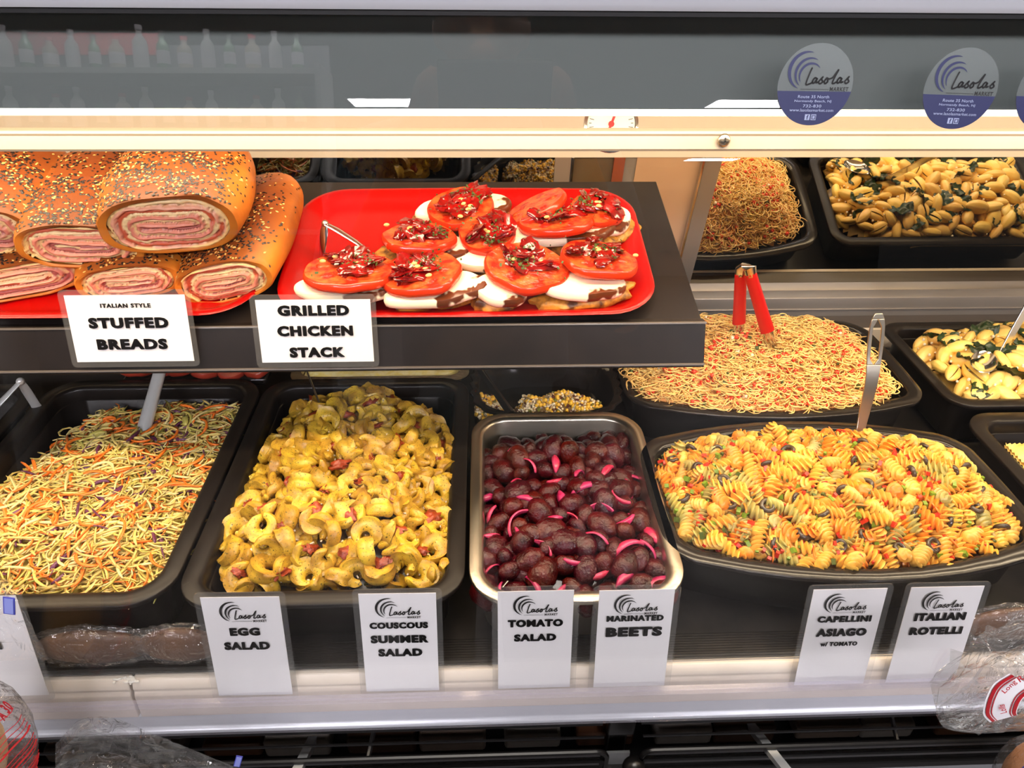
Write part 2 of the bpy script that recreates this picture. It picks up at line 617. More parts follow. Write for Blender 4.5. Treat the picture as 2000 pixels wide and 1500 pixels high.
mb.build('lamp_tube', mat('lamp_glass', (0.9, 0.85, 0.75), 0.3), case, loc=NL)
# back: mirror doors between a sill and a cream head
zm = at_plane(1000, 306, MIR0, MIRN).z
mb = MB(); mb.prism([(my(zm)-0.004, zm), (my(zm)+0.02, zm), (my(1.34)+0.02, 1.34), (my(1.34)-0.004, 1.34)], CX0, CX1)
mb.build('back_head', M_CREAM, case, loc=NL)


def mirror_x(px, py):
    return at_plane(px, py, MIR0, MIRN).x


def back_panel(name, x0, x1, off, M, th=0.006, z0=0.95, z1=None, parent=case):
    z1 = z1 or zm
    mb = MB()
    mb.prism([(my(z0)-off, z0), (my(z0)-off+th, z0), (my(z1)-off+th, z1), (my(z1)-off, z1)], x0, x1)
    return mb.build(name, M, parent, smooth=False, loc=-parent.location)


xs = [mirror_x(1412, 330), mirror_x(1340, 530)]
XS1 = sum(xs)/2
XS0 = (mirror_x(1375, 350)+mirror_x(1312, 530))/2
XA, XB = mirror_x(1082, 340), mirror_x(1118, 340)
XT0, XT1 = mirror_x(1236, 360), XS0-0.004
back_panel('mirror_pane', XS1, CX1, 0.0, M_MIRROR)
back_panel('mirror_pane', CX0, XA, 0.0, M_MIRROR)
back_panel('door_post', XS0, XS1, 0.010, M_ALU, 0.02)
back_panel('post_edge', XS0-0.004, XS0-0.001, 0.012, M_CHROME, 0.01)
back_panel('door_post', XA, XB-0.004, 0.004, mat('taupe_post', srgb(140, 124, 112), 0.4), 0.02)
back_panel('post_edge', XB-0.003, XB, 0.006, M_CHROME, 0.01)
back_panel('smoked_door', XB, mirror_x(1195, 340), -0.002, mat('smoked_door_panel', srgb(92, 72, 48), 0.2, col2=srgb(112, 96, 76), nscale=9), 0.006)
back_panel('copper_strip', mirror_x(1195, 340), mirror_x(1216, 340), 0.004, mat('copper_strip', srgb(178, 100, 62), 0.3, metal=0.7), 0.02)
back_panel('post_edge', mirror_x(1216, 340), XT0, 0.0, mat('steel_jamb', srgb(150, 145, 140), 0.4, metal=0.4), 0.02)
back_panel('sliding_panel', XT0, XT1, 0.002, mat('tan_door_panel', srgb(196, 160, 128), 0.35, col2=srgb(186, 150, 120), nscale=8), 0.01)
p = at_plane(1286, 390, MIR0, MIRN)
mb = MB(); mb.lathe([(0.0, 0.0), (0.0042, 0.0), (0.0042, 0.003), (0.0, 0.003)], 16)
o = mb.build('panel_plug', M_DARK, case, loc=Vector((p.x, p.y-0.004, p.z))+NL)
o.rotation_euler = (R(90-14), 0, 0)
mb = MB(); mb.prism([(1.058, 0.905), (1.056, 0.930), (1.060, 0.9465), (1.075, 0.951), (1.085, 0.951), (1.085, 0.905)], CX0, CX1)
mb.prism([(1.053, 0.926), (1.053, 0.929), (1.058, 0.929), (1.058, 0.926)], CX0, CX1)
bevel(mb.build('back_sill', M_ALU, case, loc=NL), 0.001)
mb = MB(); mb.prism([(1.012, 0.862), (1.012, 0.908), (1.014, 0.911), (1.058, 0.911), (1.058, 0.862)], CX0, CX1)
bevel(mb.build('back_step', M_CREAM, case, loc=NL), 0.001)
mb = MB(); mb.prism([(1.014, 0.911), (1.014, 0.9135), (1.057, 0.9135), (1.057, 0.911)], CX0, CX1)
mb.prism([(1.008, 0.880), (1.008, 0.914), (1.0105, 0.9155), (1.014, 0.9145), (1.014, 0.880)], CX0, CX1, 1)
mb.build('back_step_top', [mat('dark_step_top', srgb(78, 70, 62), 0.4), M_CREAM], case, loc=NL)
for x in (CX0, CX1):
    mb = MB(); mb.prism([(0.45, 0.6), (1.12, 0.6), (1.12, 0.95), (1.01, 1.36), (0.56, 1.44), (0.45, 0.86)], x-0.01, x+0.01)
    mb.build('end_panel', M_CREAM, case, loc=NL)

# thermometer in the gap under the header
p = at_y(1193, 243, 0.70)
th = empty('dial_thermometer', p, (R(68), 0, 0), label='round dial thermometer with red needle hanging behind the lamp rail', cat='thermometer')
mb = MB(); mb.lathe([(0.0, -0.006), (0.024, -0.006), (0.026, -0.002), (0.026, 0.003), (0.0235, 0.004), (0.023, 0.001), (0.0, 0.001)], 36)
mb.build('case_ring', M_CHROME, th)
mb = MB(); mb.lathe([(0.0, 0.0012), (0.0228, 0.0012), (0.0228, 0.0018), (0.0, 0.0018)], 36)
dial = mb.build('dial', M_PAPER, th)
mb = MB()
for k in range(23):
    a = R(-30+240*k/22)
    q = 0.019 if k % 2 else 0.017
    stroke(mb, [(q*math.cos(a), q*math.sin(a)), (0.021*math.cos(a), 0.021*math.sin(a))], 0.0006, 0.0021)
mb.build('scale_marks', M_INK, dial, smooth=False)
mb = MB(); mb.box((0, 0.0, 0.0026), (0.0022, 0.030, 0.0008), rot=Matrix.Rotation(R(-22), 3, 'Z')); mb.lathe([(0, 0.0022), (0.0028, 0.0022), (0.0028, 0.0034), (0, 0.0034)], 14)
mb.build('needle', M_REDINK, th)
mb = MB(); mb.tube([(0, 0.026, -0.002), (0, 0.05, -0.008), (0, 0.15, -0.02)], 0.0018, 6)
mb.build('hanger', M_STEEL, th)

# ================================================================== BLACK SHELF AND RED TRAYS
TIL = R(12)
SX1 = 0.236
SH0 = Vector((0, 0.667, 1.1225))                      # top front edge of the board
SHD = Vector((0, math.cos(TIL), math.sin(TIL)))
SHN = Vector((0, -math.sin(TIL), math.cos(TIL)))


def on_shelf(px, py, h=0.0):
    return at_plane(px, py, SH0+SHN*h, SHN)


shelf = empty('display_shelf', (-0.4, 0.75, 1.10), label='black tilted shelf with deep front apron carrying two red trays', cat='shelf')
NS = -shelf.location
a, b = SH0, SH0+SHD*0.29
mb = MB(); mb.prism([(a.y, a.z), (b.y, b.z), (b.y+0.004, b.z-0.016), (a.y+0.004, a.z-0.016)], CX0+0.02, SX1-0.002)
bevel(mb.build('board', M_SHELF, shelf, loc=NS), 0.001)
mb = MB(); mb.prism([(0.6635, 1.1265), (0.6745, 1.1245), (0.6560, 1.0790), (0.6440, 1.0805)], CX0+0.02, SX1)
bevel(mb.build('front_apron', M_SHELF, shelf, loc=NS), 0.0012)
mb = MB()
for t in (0.0, 0.9):
    y, z = 0.6635-0.0195*t, 1.1265-0.046*t
    mb.prism([(y-0.0018, z), (y-0.0025, z-0.0014), (y-0.001, z-0.0016), (y, z)], CX0+0.02, SX1)
mb.build('card_channel', mat('channel_lip', srgb(92, 84, 78), 0.25), shelf, loc=NS)
for x in (-0.9, -0.35, 0.12):
    mb = MB(); mb.prism([(0.70, 1.108), (0.94, 1.158), (my(1.16)-0.006, 1.158), (my(1.16)-0.006, 1.128), (0.72, 1.098)], x-0.006, x+0.006)
    mb.build('bracket', M_DARK, shelf, loc=NS)


def tray_mesh():
    A, B, rr = 0.206, 0.122, 0.055
    mb = MB()
    lv = [(-0.034, 0.0), (-0.026, 0.002), (-0.006, 0.0145), (-0.001, 0.0152), (0.0, 0.0165), (-0.002, 0.0182), (-0.006, 0.0174), (-0.016, 0.0112), (-0.026, 0.0050), (-0.031, 0.0038), (-0.038, 0.0030)]
    mb.loops([rrect(0, 0, A+d, B+d, max(0.02, rr+d), z, 8, bulge=0.004) for d, z in lv])
    return mb.mesh('red_tray', M_RED, True, 60)


TM = tray_mesh()
tc1 = on_shelf(915, 482, 0.01)
TR1 = SH0+SHD*0.1205+Vector((tc1.x, 0, 0))
TR0 = TR1-Vector((0.428, 0, 0))+SHD*0.004
place(TM, 'serving_tray', TR1, (TIL, 0, 0), label='red cafeteria tray holding the grilled chicken stacks', cat='tray', group='red trays on the black shelf')
place(TM, 'serving_tray', TR0, (TIL, 0, 0), label='red cafeteria tray under the pile of stuffed breads', cat='tray', group='red trays on the black shelf')

# ================================================================== CARDS
LABN = Vector((0, -math.cos(R(11)), math.sin(R(11))))


def card(px, py, lean, pl, wd, ht, label, group, lines, logo_at=None, rz=0.0, mg=0.0055):
    """px,py: pixel of the card's bottom centre on plane pl"""
    pos = at_plane(px, py, *pl)
    e = empty('product_card', pos, None, label, 'product card', group)
    e.rotation_mode = 'QUATERNION'
    e.rotation_quaternion = (Matrix.Rotation(R(90-lean), 3, 'X') @ Matrix.Rotation(rz, 3, 'Z')).to_quaternion()
    mb = MB(); mb.box((0, ht/2, 0), (wd, ht, 0.0005))
    mb.build('paper', M_PAPER, e, smooth=False)
    mb = MB()
    l0 = rrect(0, ht/2, wd/2+mg, ht/2+mg, 0.005, -0.0004, 4)
    l1 = [(x, y, 0.0012) for x, y, z in l0]
    mb.loops([l0, l1])
    mb.build('clear_sleeve', M_SLEEVE, e, smooth=False)
    mb = MB()
    for s, y, w_, h_, bold in lines:
        put_text(mb, s, 0.0, ht-y, w_, h_, 0.0016, 0, 0.03, heavy=bold)
    mb.build('lettering', M_INK, e, smooth=False)
    if logo_at:
        mb = MB(); logo(mb, logo_at[0], ht-logo_at[1], logo_at[2], 0.0016)
        mb.build('emblem', M_INK, e, smooth=False)
    return e


PL = (Vector((0, 0.4195, 0.845)), LABN)
CW, CH = 0.0715, 0.120
GL = 'product cards standing along the cream ledge'
card(500, 1357, 11, PL, CW, CH, 'white card reading EGG SALAD in front of the tortellini pan', GL,
     [('EGG', 0.0395, 0.0275, 0.0098, 0.055), ('SALAD', 0.0565, 0.0425, 0.0098, 0.055)], (0.001, 0.0165, 0.042), rz=-0.012)
card(787, 1349, 11, PL, CW, CH, 'white card reading COUSCOUS SUMMER SALAD beside the steel pan', GL,
     [('COUSCOUS', 0.0365, 0.0555, 0.0078, 0.055), ('SUMMER', 0.0530, 0.0550, 0.0098, 0.055), ('SALAD', 0.0695, 0.0420, 0.0098, 0.055)], (0.0, 0.0165, 0.042), rz=-0.012)
card(1043, 1343, 11, PL, CW, CH, 'white card reading TOMATO SALAD in front of the beets', GL,
     [('TOMATO', 0.0370, 0.0530, 0.0092, 0.055), ('SALAD', 0.0545, 0.0405, 0.0092, 0.055)], (-0.0, 0.0165, 0.042))
card(1228, 1340, 11, PL, CW, CH, 'white card reading MARINATED BEETS at the corner of the steel pan', GL,
     [('MARINATED', 0.0325, 0.0555, 0.0072, 0.055), ('BEETS', 0.0490, 0.0545, 0.0118, 0.065)], (0.0, 0.0165, 0.042))
card(1618, 1336, 11, PL, CW, CH, 'white card reading CAPELLINI ASIAGO w/ TOMATO', GL,
     [('CAPELLINI', 0.0350, 0.0535, 0.0080, 0.055), ('ASIAGO', 0.0515, 0.0500, 0.0100, 0.065), ('w/ TOMATO', 0.0660, 0.0375, 0.0056, 0.045)], (-0.002, 0.0165, 0.042))
card(1796, 1331, 11, PL, CW, CH, 'white card reading ITALIAN ROTELLI, the last card on the right', GL,
     [('ITALIAN', 0.0350, 0.0510, 0.0098, 0.065), ('ROTELLI', 0.0525, 0.0530, 0.0098, 0.065)], (-0.001, 0.0165, 0.042))
pr = at_plane(89, 1358, *PL)
card(22, 1359, 11, PL, CW, CH, 'white card with faint lettering cut by the left edge behind the bread bag', GL,
     [('MELON', 0.0340, 0.0500, 0.0098, 0.055), ('HAM', 0.0520, 0.0300, 0.0098, 0.055)][:0] + [('ON', 0.0375, 0.0180, 0.0098, 0.055), ('EN', 0.0560, 0.0170, 0.0098, 0.055)])
PU = (Vector((0, 0.6375, 1.0815)), Vector((0, -math.cos(R(15)), math.sin(R(15)))))
card(266, 706, 15, PU, 0.119, 0.0700, 'white card reading ITALIAN STYLE STUFFED BREADS on the shelf apron', 'wide cards on the black apron',
     [('ITALIAN STYLE', 0.0105, 0.0510, 0.0048, 0.035), ('STUFFED', 0.0285, 0.0805, 0.0118, 0.055), ('BREADS', 0.0510, 0.0715, 0.0118, 0.055)])
card(622, 707, 15, PU, 0.116, 0.0665, 'white card reading GRILLED CHICKEN STACK below the red tray', 'wide cards on the black apron',
     [('GRILLED', 0.0110, 0.0730, 0.0115, 0.055), ('CHICKEN', 0.0325, 0.0780, 0.0115, 0.055), ('STACK', 0.0555, 0.0570, 0.0115, 0.055)])

# ------------------------------------------------------------------ round shop stickers on the header glass
M_STCLEAR = clear_mat('clear_sticker', tint=(0.9, 0.92, 0.92), haze=0.05, haze_col=(0.62, 0.66, 0.68), rough=0.3)


def sticker(px, py, label, rz):
    z0 = 1.39
    pos = at_plane(px, py, (0, gy(z0, -0.0105), z0), LABN)
    e = empty('round_sticker', pos, None, label, 'sticker', 'round shop stickers on the glass')
    e.rotation_mode = 'QUATERNION'
    e.rotation_quaternion = (Matrix.Rotation(R(79), 3, 'X') @ Matrix.Rotation(rz, 3, 'Z')).to_quaternion()
    rr, rv, cut = 0.0262, 0.0262, -0.004
    a0 = math.asin(cut/rr)
    n = 40
    topv = [(rr*math.cos(a0+(PI-2*a0)*k/n), rr*math.sin(a0+(PI-2*a0)*k/n), 0) for k in range(n+1)]
    botv = [(rr*math.cos(PI-a0+(PI+2*a0)*k/n), rr*math.sin(PI-a0+(PI+2*a0)*k/n), 0) for k in range(n+1)]
    for nm, vv, M in (('clear_half', topv, M_STCLEAR), ('navy_half', botv, M_NAVY)):
        mb = MB(); mb.loops([vv, [(x, y, 0.0004) for x, y, z in vv]])
        mb.build(nm, M, e, smooth=False)
    mb = MB(); logo(mb, 0.0015, 0.0085, 0.044, 0.0008, 0, 1)
    mb.build('emblem', [M_NAVY, M_INK], e, smooth=False)
    mb = MB()
    for s, y, w_ in (('Route 35 North', -0.0075, 0.022), ('Normandy Beach, NJ', -0.0105, 0.026), ('732-830', -0.0135, 0.013), ('www.lasolasmarket.com', -0.0162, 0.031)):
        put_text(mb, s, 0, y, w_, 0.0019, 0.0008, 0, 0.01)
    for x in (-0.0022, 0.0022):
        mb.box((x, -0.0208, 0.0007), (0.0035, 0.0038, 0.0004))
    put_text(mb, 'f', -0.0022, -0.0208, 0.0013, 0.003, 0.0011, 1, 0.04)
    for d in ((0, .0011), (0, -.0011)):
        mb.box((0.0022, -0.0208+d[1], 0.001), (0.0024, 0.0004, 0.0003), 1); mb.box((0.0022+d[1], -0.0208, 0.001), (0.0004, 0.0024, 0.0003), 1)
    mb.build('small_print', [M_WHITEINK, M_NAVY], e, smooth=False)


sticker(1592, 166, 'clear and navy round sticker, leftmost of three on the header', -0.01)
sticker(1876, 174, 'clear and navy round sticker, middle of three on the header', -0.03)
sticker(2058, 178, 'clear and navy round sticker cut by the right edge of the photo', -0.03)


# ================================================================== PANS AND PLATTERS
ZP = 0.945


def pan(name, x0, x1, y0, y1, depth, rim, rr, M, label, cat, group=None, z=ZP, bulge=0.0, lip=0.006, steps=True):
    cx, cy, a, b = (x0+x1)/2, (y0+y1)/2, (x1-x0)/2, (y1-y0)/2
    mb = MB()
    lv = [(-rim-0.014, -depth), (-rim-0.002, -depth+0.012), (-rim+0.002, -lip), (-0.001, -lip), (0, -lip+0.001), (0, -0.001), (-0.001, 0),
          (-rim+0.004, 0), (-rim, -0.001), (-rim-0.0018, -0.004)]
    if steps:
        lv += [(-rim-0.003, -0.018), (-rim-0.0045, -0.019)]
    lv += [(-rim-0.010, -depth+0.014), (-rim-0.014, -depth+0.006), (-rim-0.022, -depth+0.002)]
    mb.loops([rrect(0, 0, a+d, b+d, max(0.012, rr+d*0.8), depth+q, 8, bulge) for d, q in lv])
    o = mb.build(name, M, None, True, 50, (cx, cy, z-depth))
    return tag(o, label, cat, group)


GP = 'black plastic food pans in the case'
pan('food_pan', -0.592, -0.3045, 0.4525, 0.838, 0.082, 0.018, 0.045, M_BLACKPAN, 'black rectangular pan filled with coleslaw', 'food pan', GP)
pan('food_pan', -0.3005, -0.0235, 0.449, 0.835, 0.082, 0.018, 0.040, M_BLACKPAN, 'black rectangular pan filled with yellow tortellini', 'food pan', GP)
pan('steel_pan', -0.0195, 0.1965, 0.4455, 0.7495, 0.082, 0.013, 0.045, M_STEEL, 'stainless steel pan holding the dark red beets', 'food pan', steps=False)
pan('serving_platter', 0.186, 0.594, 0.5000, 0.6860, 0.080, 0.016, 0.030, M_BLACKGLOSS, 'black bow-sided platter heaped with spiral rotelli', 'platter', 'black bow-sided platters', bulge=0.038)
pan('serving_platter', 0.190, 0.598, 0.7660, 0.9740, 0.078, 0.016, 0.030, M_BLACKGLOSS, 'black bow-sided platter heaped with thin capellini', 'platter', 'black bow-sided platters', bulge=0.036)
pan('food_pan', 0.622, 1.04, 0.749, 0.978, 0.082, 0.018, 0.035, M_BLACKPAN, 'black pan of pasta shells and spinach at the back right', 'food pan', GP)
pan('food_pan', 0.619, 1.04, 0.462, 0.736, 0.082, 0.019, 0.040, M_BLACKPAN, 'black pan at the right edge with only a pasta corner in view', 'food pan', GP)
pan('food_pan', -0.900, -0.600, 0.449, 0.832, 0.082, 0.018, 0.040, M_BLACKPAN, 'nearly empty black pan at the left edge lined with clear film', 'food pan', GP)
# low tray of couscous salad with wavy rim, behind the beets
tc = Vector((0.083, 0.826, ZP-0.006))
mb = MB()
n = 96
ls = []
for d, z in ((-0.020, -0.045), (-0.008, -0.006), (-0.001, -0.004), (0.0, -0.002), (-0.001, 0.0), (-0.010, -0.001), (-0.013, -0.006), (-0.024, -0.043)):
    l = []
    for k in range(n):
        a = 2*PI*k/n
        ca, sa = math.cos(a), math.sin(a)
        q = (abs(ca)**3.2+abs(sa)**3.2)**(-1/3.2)
        wv = 0.0022*math.cos(24*a) if d > -0.009 else 0
        l.append(((0.104+d+wv)*q*ca, (0.078+d+wv)*q*sa, 0.045+z+(0.0012*math.cos(24*a) if d > -0.009 else 0)))
    ls.append(l)
mb.loops(ls)
ctray = mb.build('deli_tray', M_BLACKGLOSS, None, True, 60, tc-Vector((0, 0, 0.045)))
tag(ctray, 'small black tray with wavy rim holding couscous, behind the steel pan', 'food tray')


# ================================================================== FOOD HEAPS
def poly_px(pts, z):
    return [(p.x, p.y) for p in (at_z(x, y, z) for x, y in pts)]


def inside(P, x, y):
    c = False
    j = len(P)-1
    for i in range(len(P)):
        if (P[i][1] > y) != (P[j][1] > y) and x < (P[j][0]-P[i][0])*(y-P[i][1])/(P[j][1]-P[i][1])+P[i][0]:
            c = not c
        j = i
    return c


def edge_dist(P, x, y):
    d = 9
    for i in range(len(P)):
        ax, ay = P[i-1]
        bx, by = P[i]
        t = max(0, min(1, ((x-ax)*(bx-ax)+(y-ay)*(by-ay))/((bx-ax)**2+(by-ay)**2+1e-12)))
        d = min(d, math.hypot(x-ax-t*(bx-ax), y-ay-t*(by-ay)))
    return d


class Heap:
    def __init__(s, pts, z0, rise, fall=0.05, amp=0.006, freq=22, box=None, drop=0.03):
        s.P = poly_px(pts, z0+0.004)
        if box:
            s.P = [(min(max(x, box[0]), box[1]), min(max(y, box[2]), box[3])) for x, y in s.P]
        s.z0, s.rise, s.fall, s.amp, s.freq, s.drop = z0, rise, fall, amp, freq, drop
        s.bb = (min(p[0] for p in s.P), max(p[0] for p in s.P), min(p[1] for p in s.P), max(p[1] for p in s.P))

    def fill(s, cx, cy, a, b, rr, bulge):
        s.P = [(p[0], p[1]) for p in rrect(cx, cy, a, b, rr, 0, 6, bulge)]
        s.bb = (min(p[0] for p in s.P), max(p[0] for p in s.P), min(p[1] for p in s.P), max(p[1] for p in s.P))
        return s

    def h(s, x, y):
        d = edge_dist(s.P, x, y)
        if not inside(s.P, x, y):
            return s.z0-s.drop*min(1, d/0.012)
        t = min(1, d/s.fall)
        t = t*t*(3-2*t)
        return s.z0+s.rise*t+s.amp*noise.noise(Vector((x*s.freq, y*s.freq, 3.3)))*min(1, d/0.02)

    def sample(s, mind, tries, r, margin=0.0):
        pts, grid = [], {}
        x0, x1, y0, y1 = s.bb
        for _ in range(tries):
            x, y = r.uniform(x0, x1), r.uniform(y0, y1)
            if not inside(s.P, x, y) or (margin and edge_dist(s.P, x, y) < margin):
                continue
            gx, gy_ = int(x/mind), int(y/mind)
            if all(math.hypot(x-p[0], y-p[1]) >= mind for i in (-1, 0, 1) for j in (-1, 0, 1) for p in grid.get((gx+i, gy_+j), ())):
                pts.append((x, y))
                grid.setdefault((gx, gy_), []).append((x, y))
        return pts

    def bed(s, mb, mi=0, sink=0.006, step=0.008):
        x0, x1, y0, y1 = s.bb
        nx, ny = int((x1-x0)/step)+3, int((y1-y0)/step)+3
        vs = [(x0-step+i*step, y0-step+j*step, s.h(x0-step+i*step, y0-step+j*step)-sink) for j in range(ny) for i in range(nx)]
        fs = []
        for j in range(ny-1):
            for i in range(nx-1):
                if inside(s.P, x0-step+(i+0.5)*step, y0-step+(j+0.5)*step):
                    fs.append((j*nx+i, j*nx+i+1, (j+1)*nx+i+1, (j+1)*nx+i))
        mb.add(vs, fs, mi)


def strand(mb, c, L, wd, th, heading, curl, pitch, r, mi, seg=5, sides=4, wob=0.0):
    """a shred or noodle: a bent strip with a small cross-section, centred near c"""
    pts = []
    x, y, z = 0, 0, 0
    a = heading
    for i in range(seg+1):
        pts.append(Vector((x, y, z)))
        a += curl/seg+(r.uniform(-wob, wob) if wob else 0)
        x += math.cos(a)*L/seg
        y += math.sin(a)*L/seg
        z += pitch*L/seg*(1-2*i/seg)
    mid = (pts[0]+pts[-1])/2
    tw = r.uniform(0, PI)
    vs = []
    for i, p in enumerate(pts):
        t = (pts[min(i+1, seg)]-pts[max(i-1, 0)]).normalized()
        s1 = t.cross(Vector((0, 0, 1)))
        if s1.length < 1e-4:
            s1 = Vector((1, 0, 0))
        s1.normalize()
        s2 = s1.cross(t)
        u, v = s1*math.cos(tw)+s2*math.sin(tw), s2*math.cos(tw)-s1*math.sin(tw)
        e = 0.5 if i in (0, seg) else 1.0
        for k in range(sides):
            q = 2*PI*(k+0.5)/sides
            vs.append(Vector(c)+p-mid+u*(math.cos(q)*wd*e)+v*(math.sin(q)*th*e))
    fs = [(i*sides+k, i*sides+(k+1) % sides, (i+1)*sides+(k+1) % sides, (i+1)*sides+k) for i in range(seg) for k in range(sides)]
    fs += [tuple(range(sides-1, -1, -1)), tuple(range(seg*sides, (seg+1)*sides))]
    mb.add(vs, fs, mi)


def slope_rot(hp, x, y):
    e = 0.008
    n = Vector((hp.h(x-e, y)-hp.h(x+e, y), hp.h(x, y-e)-hp.h(x, y+e), 2*e)).normalized()
    if n.z < 0.75:
        n = Vector((n.x, n.y, 0.75)).normalized()
    return Vector((0, 0, 1)).rotation_difference(n)


# ---------------------------------------------------------------- coleslaw
r = random.Random(11)
slaw = Heap([(-260, 955), (0, 950), (60, 915), (110, 868), (150, 838), (215, 795), (285, 815), (335, 772), (400, 768), (462, 790), (478, 815), (466, 870), (430, 940), (392, 1020), (350, 1095), (300, 1150), (240, 1172), (140, 1176), (0, 1182), (-260, 1185)],
            0.925, 0.020, 0.07, 0.020, 17, (-0.565, -0.325, 0.482, 0.80))
mb = MB()
slaw.bed(mb, 0, 0.0035)
for x, y in slaw.sample(0.0034, 60000, r)[:5200]:
    t = r.random()
    mi = 1 if t < 0.42 else 2 if t < 0.60 else 3 if t < 0.84 else 4 if t < 0.945 else 5
    L = r.uniform(0.016, 0.038)*(1.2 if mi == 4 else 0.8 if mi == 5 else 1)
    strand(mb, (x, y, slaw.h(x, y)+r.uniform(-0.004, 0.006)), L, r.uniform(0.0013, 0.0021)*(1.6 if mi == 5 else 1.35 if mi == 4 else 1), 0.0007, r.uniform(0, 2*PI), r.gauss(0, 1.3), r.uniform(-0.25, 0.35), r, mi, 5)
for x, y in slaw.sample(0.020, 6000, r, 0.012)[:64]:   # a few bold carrot ribbons and cabbage leaves on top
    if r.random() < 0.6:
        strand(mb, (x, y, slaw.h(x, y)+0.006), r.uniform(0.03, 0.05), 0.0021, 0.001, r.uniform(0, 2*PI), r.choice((-1, 1))*r.uniform(0.8, 3.2), r.uniform(0, 0.3), r, 4, 9)
    else:
        strand(mb, (x, y, slaw.h(x, y)+0.005), r.uniform(0.012, 0.022), r.uniform(0.003, 0.005), 0.0007, r.uniform(0, 2*PI), r.gauss(0, 0.8), r.uniform(0, 0.4), r, 5 if r.random() < 0.75 else 2, 6)
o = mb.build('coleslaw', [mat('slaw_dressing', srgb(176, 160, 78), 0.4), mat('cabbage_pale', srgb(220, 192, 108), 0.38, sss=0.1), mat('cabbage_green', srgb(192, 178, 88), 0.38, sss=0.1),
                          mat('cabbage_white', srgb(228, 206, 140), 0.38, sss=0.1), mat('carrot_shred', srgb(232, 118, 34), 0.38), mat('red_cabbage', srgb(96, 42, 74), 0.35)], None, True, None)
tag(o, 'heap of coleslaw shreds with carrot and purple cabbage in the leftmost full pan', 'coleslaw', kind='stuff')

# ---------------------------------------------------------------- capellini
r = random.Random(12)
cap = Heap([(1200, 745), (1225, 690), (1290, 650), (1385, 628), (1440, 632), (1500, 625), (1560, 632), (1610, 655), (1700, 668), (1735, 735), (1785, 790), (1700, 812), (1560, 817), (1480, 815), (1380, 802), (1270, 782)],
           0.946, 0.034, 0.080, 0.014, 26, None, 0.02)
cap.fill(0.382, 0.868, 0.180, 0.084, 0.026, 0.036)
mb = MB()
cap.bed(mb, 0, 0.005)
pts = cap.sample(0.0030, 60000, r)
for x, y in pts[:5200]:
    strand(mb, (x, y, cap.h(x, y)+r.uniform(-0.004, 0.006)), r.uniform(0.016, 0.042), 0.0009, 0.0009, r.uniform(0, 2*PI), r.choice((-1, 1))*r.uniform(0.4, 5.0), r.uniform(-0.3, 0.45), r, 1 if r.random() < 0.6 else 2, 8, 3, 0.2)
for x, y in cap.sample(0.0062, 30000, r)[:1000]:
    q = r.uniform(0.003, 0.0068)
    if noise.noise(Vector((x*24, y*24, 6))) < -0.12:
        continue
    mb.box((x, y, cap.h(x, y)+r.uniform(0.0, 0.005)), (q, q*r.uniform(0.6, 1), q*0.7), 3 if r.random() < 0.84 else 4 if r.random() < 0.5 else 5, Euler((r.random()*3, r.random()*3, r.random()*3)).to_matrix())
o = mb.build('capellini', [mat('capellini_bed', srgb(220, 160, 96), 0.45), mat('capellini', srgb(252, 216, 134), 0.35, sss=0.1), mat('capellini_tomato_stained', srgb(248, 196, 118), 0.35, sss=0.1),
                           mat('tomato_dice', srgb(226, 66, 36), 0.3), mat('basil_bits', srgb(74, 84, 34), 0.5), mat('cheese_bits', srgb(250, 232, 200), 0.5)], None, True, None)
tag(o, 'tangled heap of thin capellini noodles with diced tomato', 'capellini', kind='stuff')

# ---------------------------------------------------------------- rotelli
M_R = [per_object_tint(mat('rotelli_yellow', srgb(228, 180, 80), 0.36, col2=srgb(218, 158, 60), nscale=90, sss=0.12), 0.10, 0.008),
       per_object_tint(mat('rotelli_orange', srgb(230, 152, 50), 0.36, col2=srgb(222, 130, 38), nscale=90, sss=0.12), 0.10, 0.008),
       per_object_tint(mat('rotelli_green', srgb(186, 166, 90), 0.38, col2=srgb(164, 150, 82), nscale=90, sss=0.12), 0.10, 0.008)]


def fusilli(L, Rr, turns, M, bend=0.0, name='rotelli_piece'):
    mb = MB()
    ns = 30
    prof = [(-22, 0.90), (0, 1.0), (22, 0.90), (42, 0.56), (60, 0.46), (78, 0.56)]
    ls = []
    for i in range(ns+1):
        t = i/ns
        ph = 2*PI*turns*t
        rr = Rr*min(1, 0.72+2.4*min(t, 1-t))
        th = bend*(t-0.5)
        c = Vector((math.sin(th)/bend*L, 0, (1-math.cos(th))/bend*L)) if bend else Vector(((t-0.5)*L, 0, 0))
        ex, ez = Vector((0, 1, 0)), Vector((-math.sin(th), 0, math.cos(th)))
        l = []
        for b in range(3):
            for a, q in prof:
                g = ph+R(a)+b*2*PI/3
                l.append(tuple(c+ex*(math.cos(g)*rr*q)+ez*(math.sin(g)*rr*q)))
        ls.append(l)
    mb.loops(ls)
    return mb.mesh(name, M, True, 70)


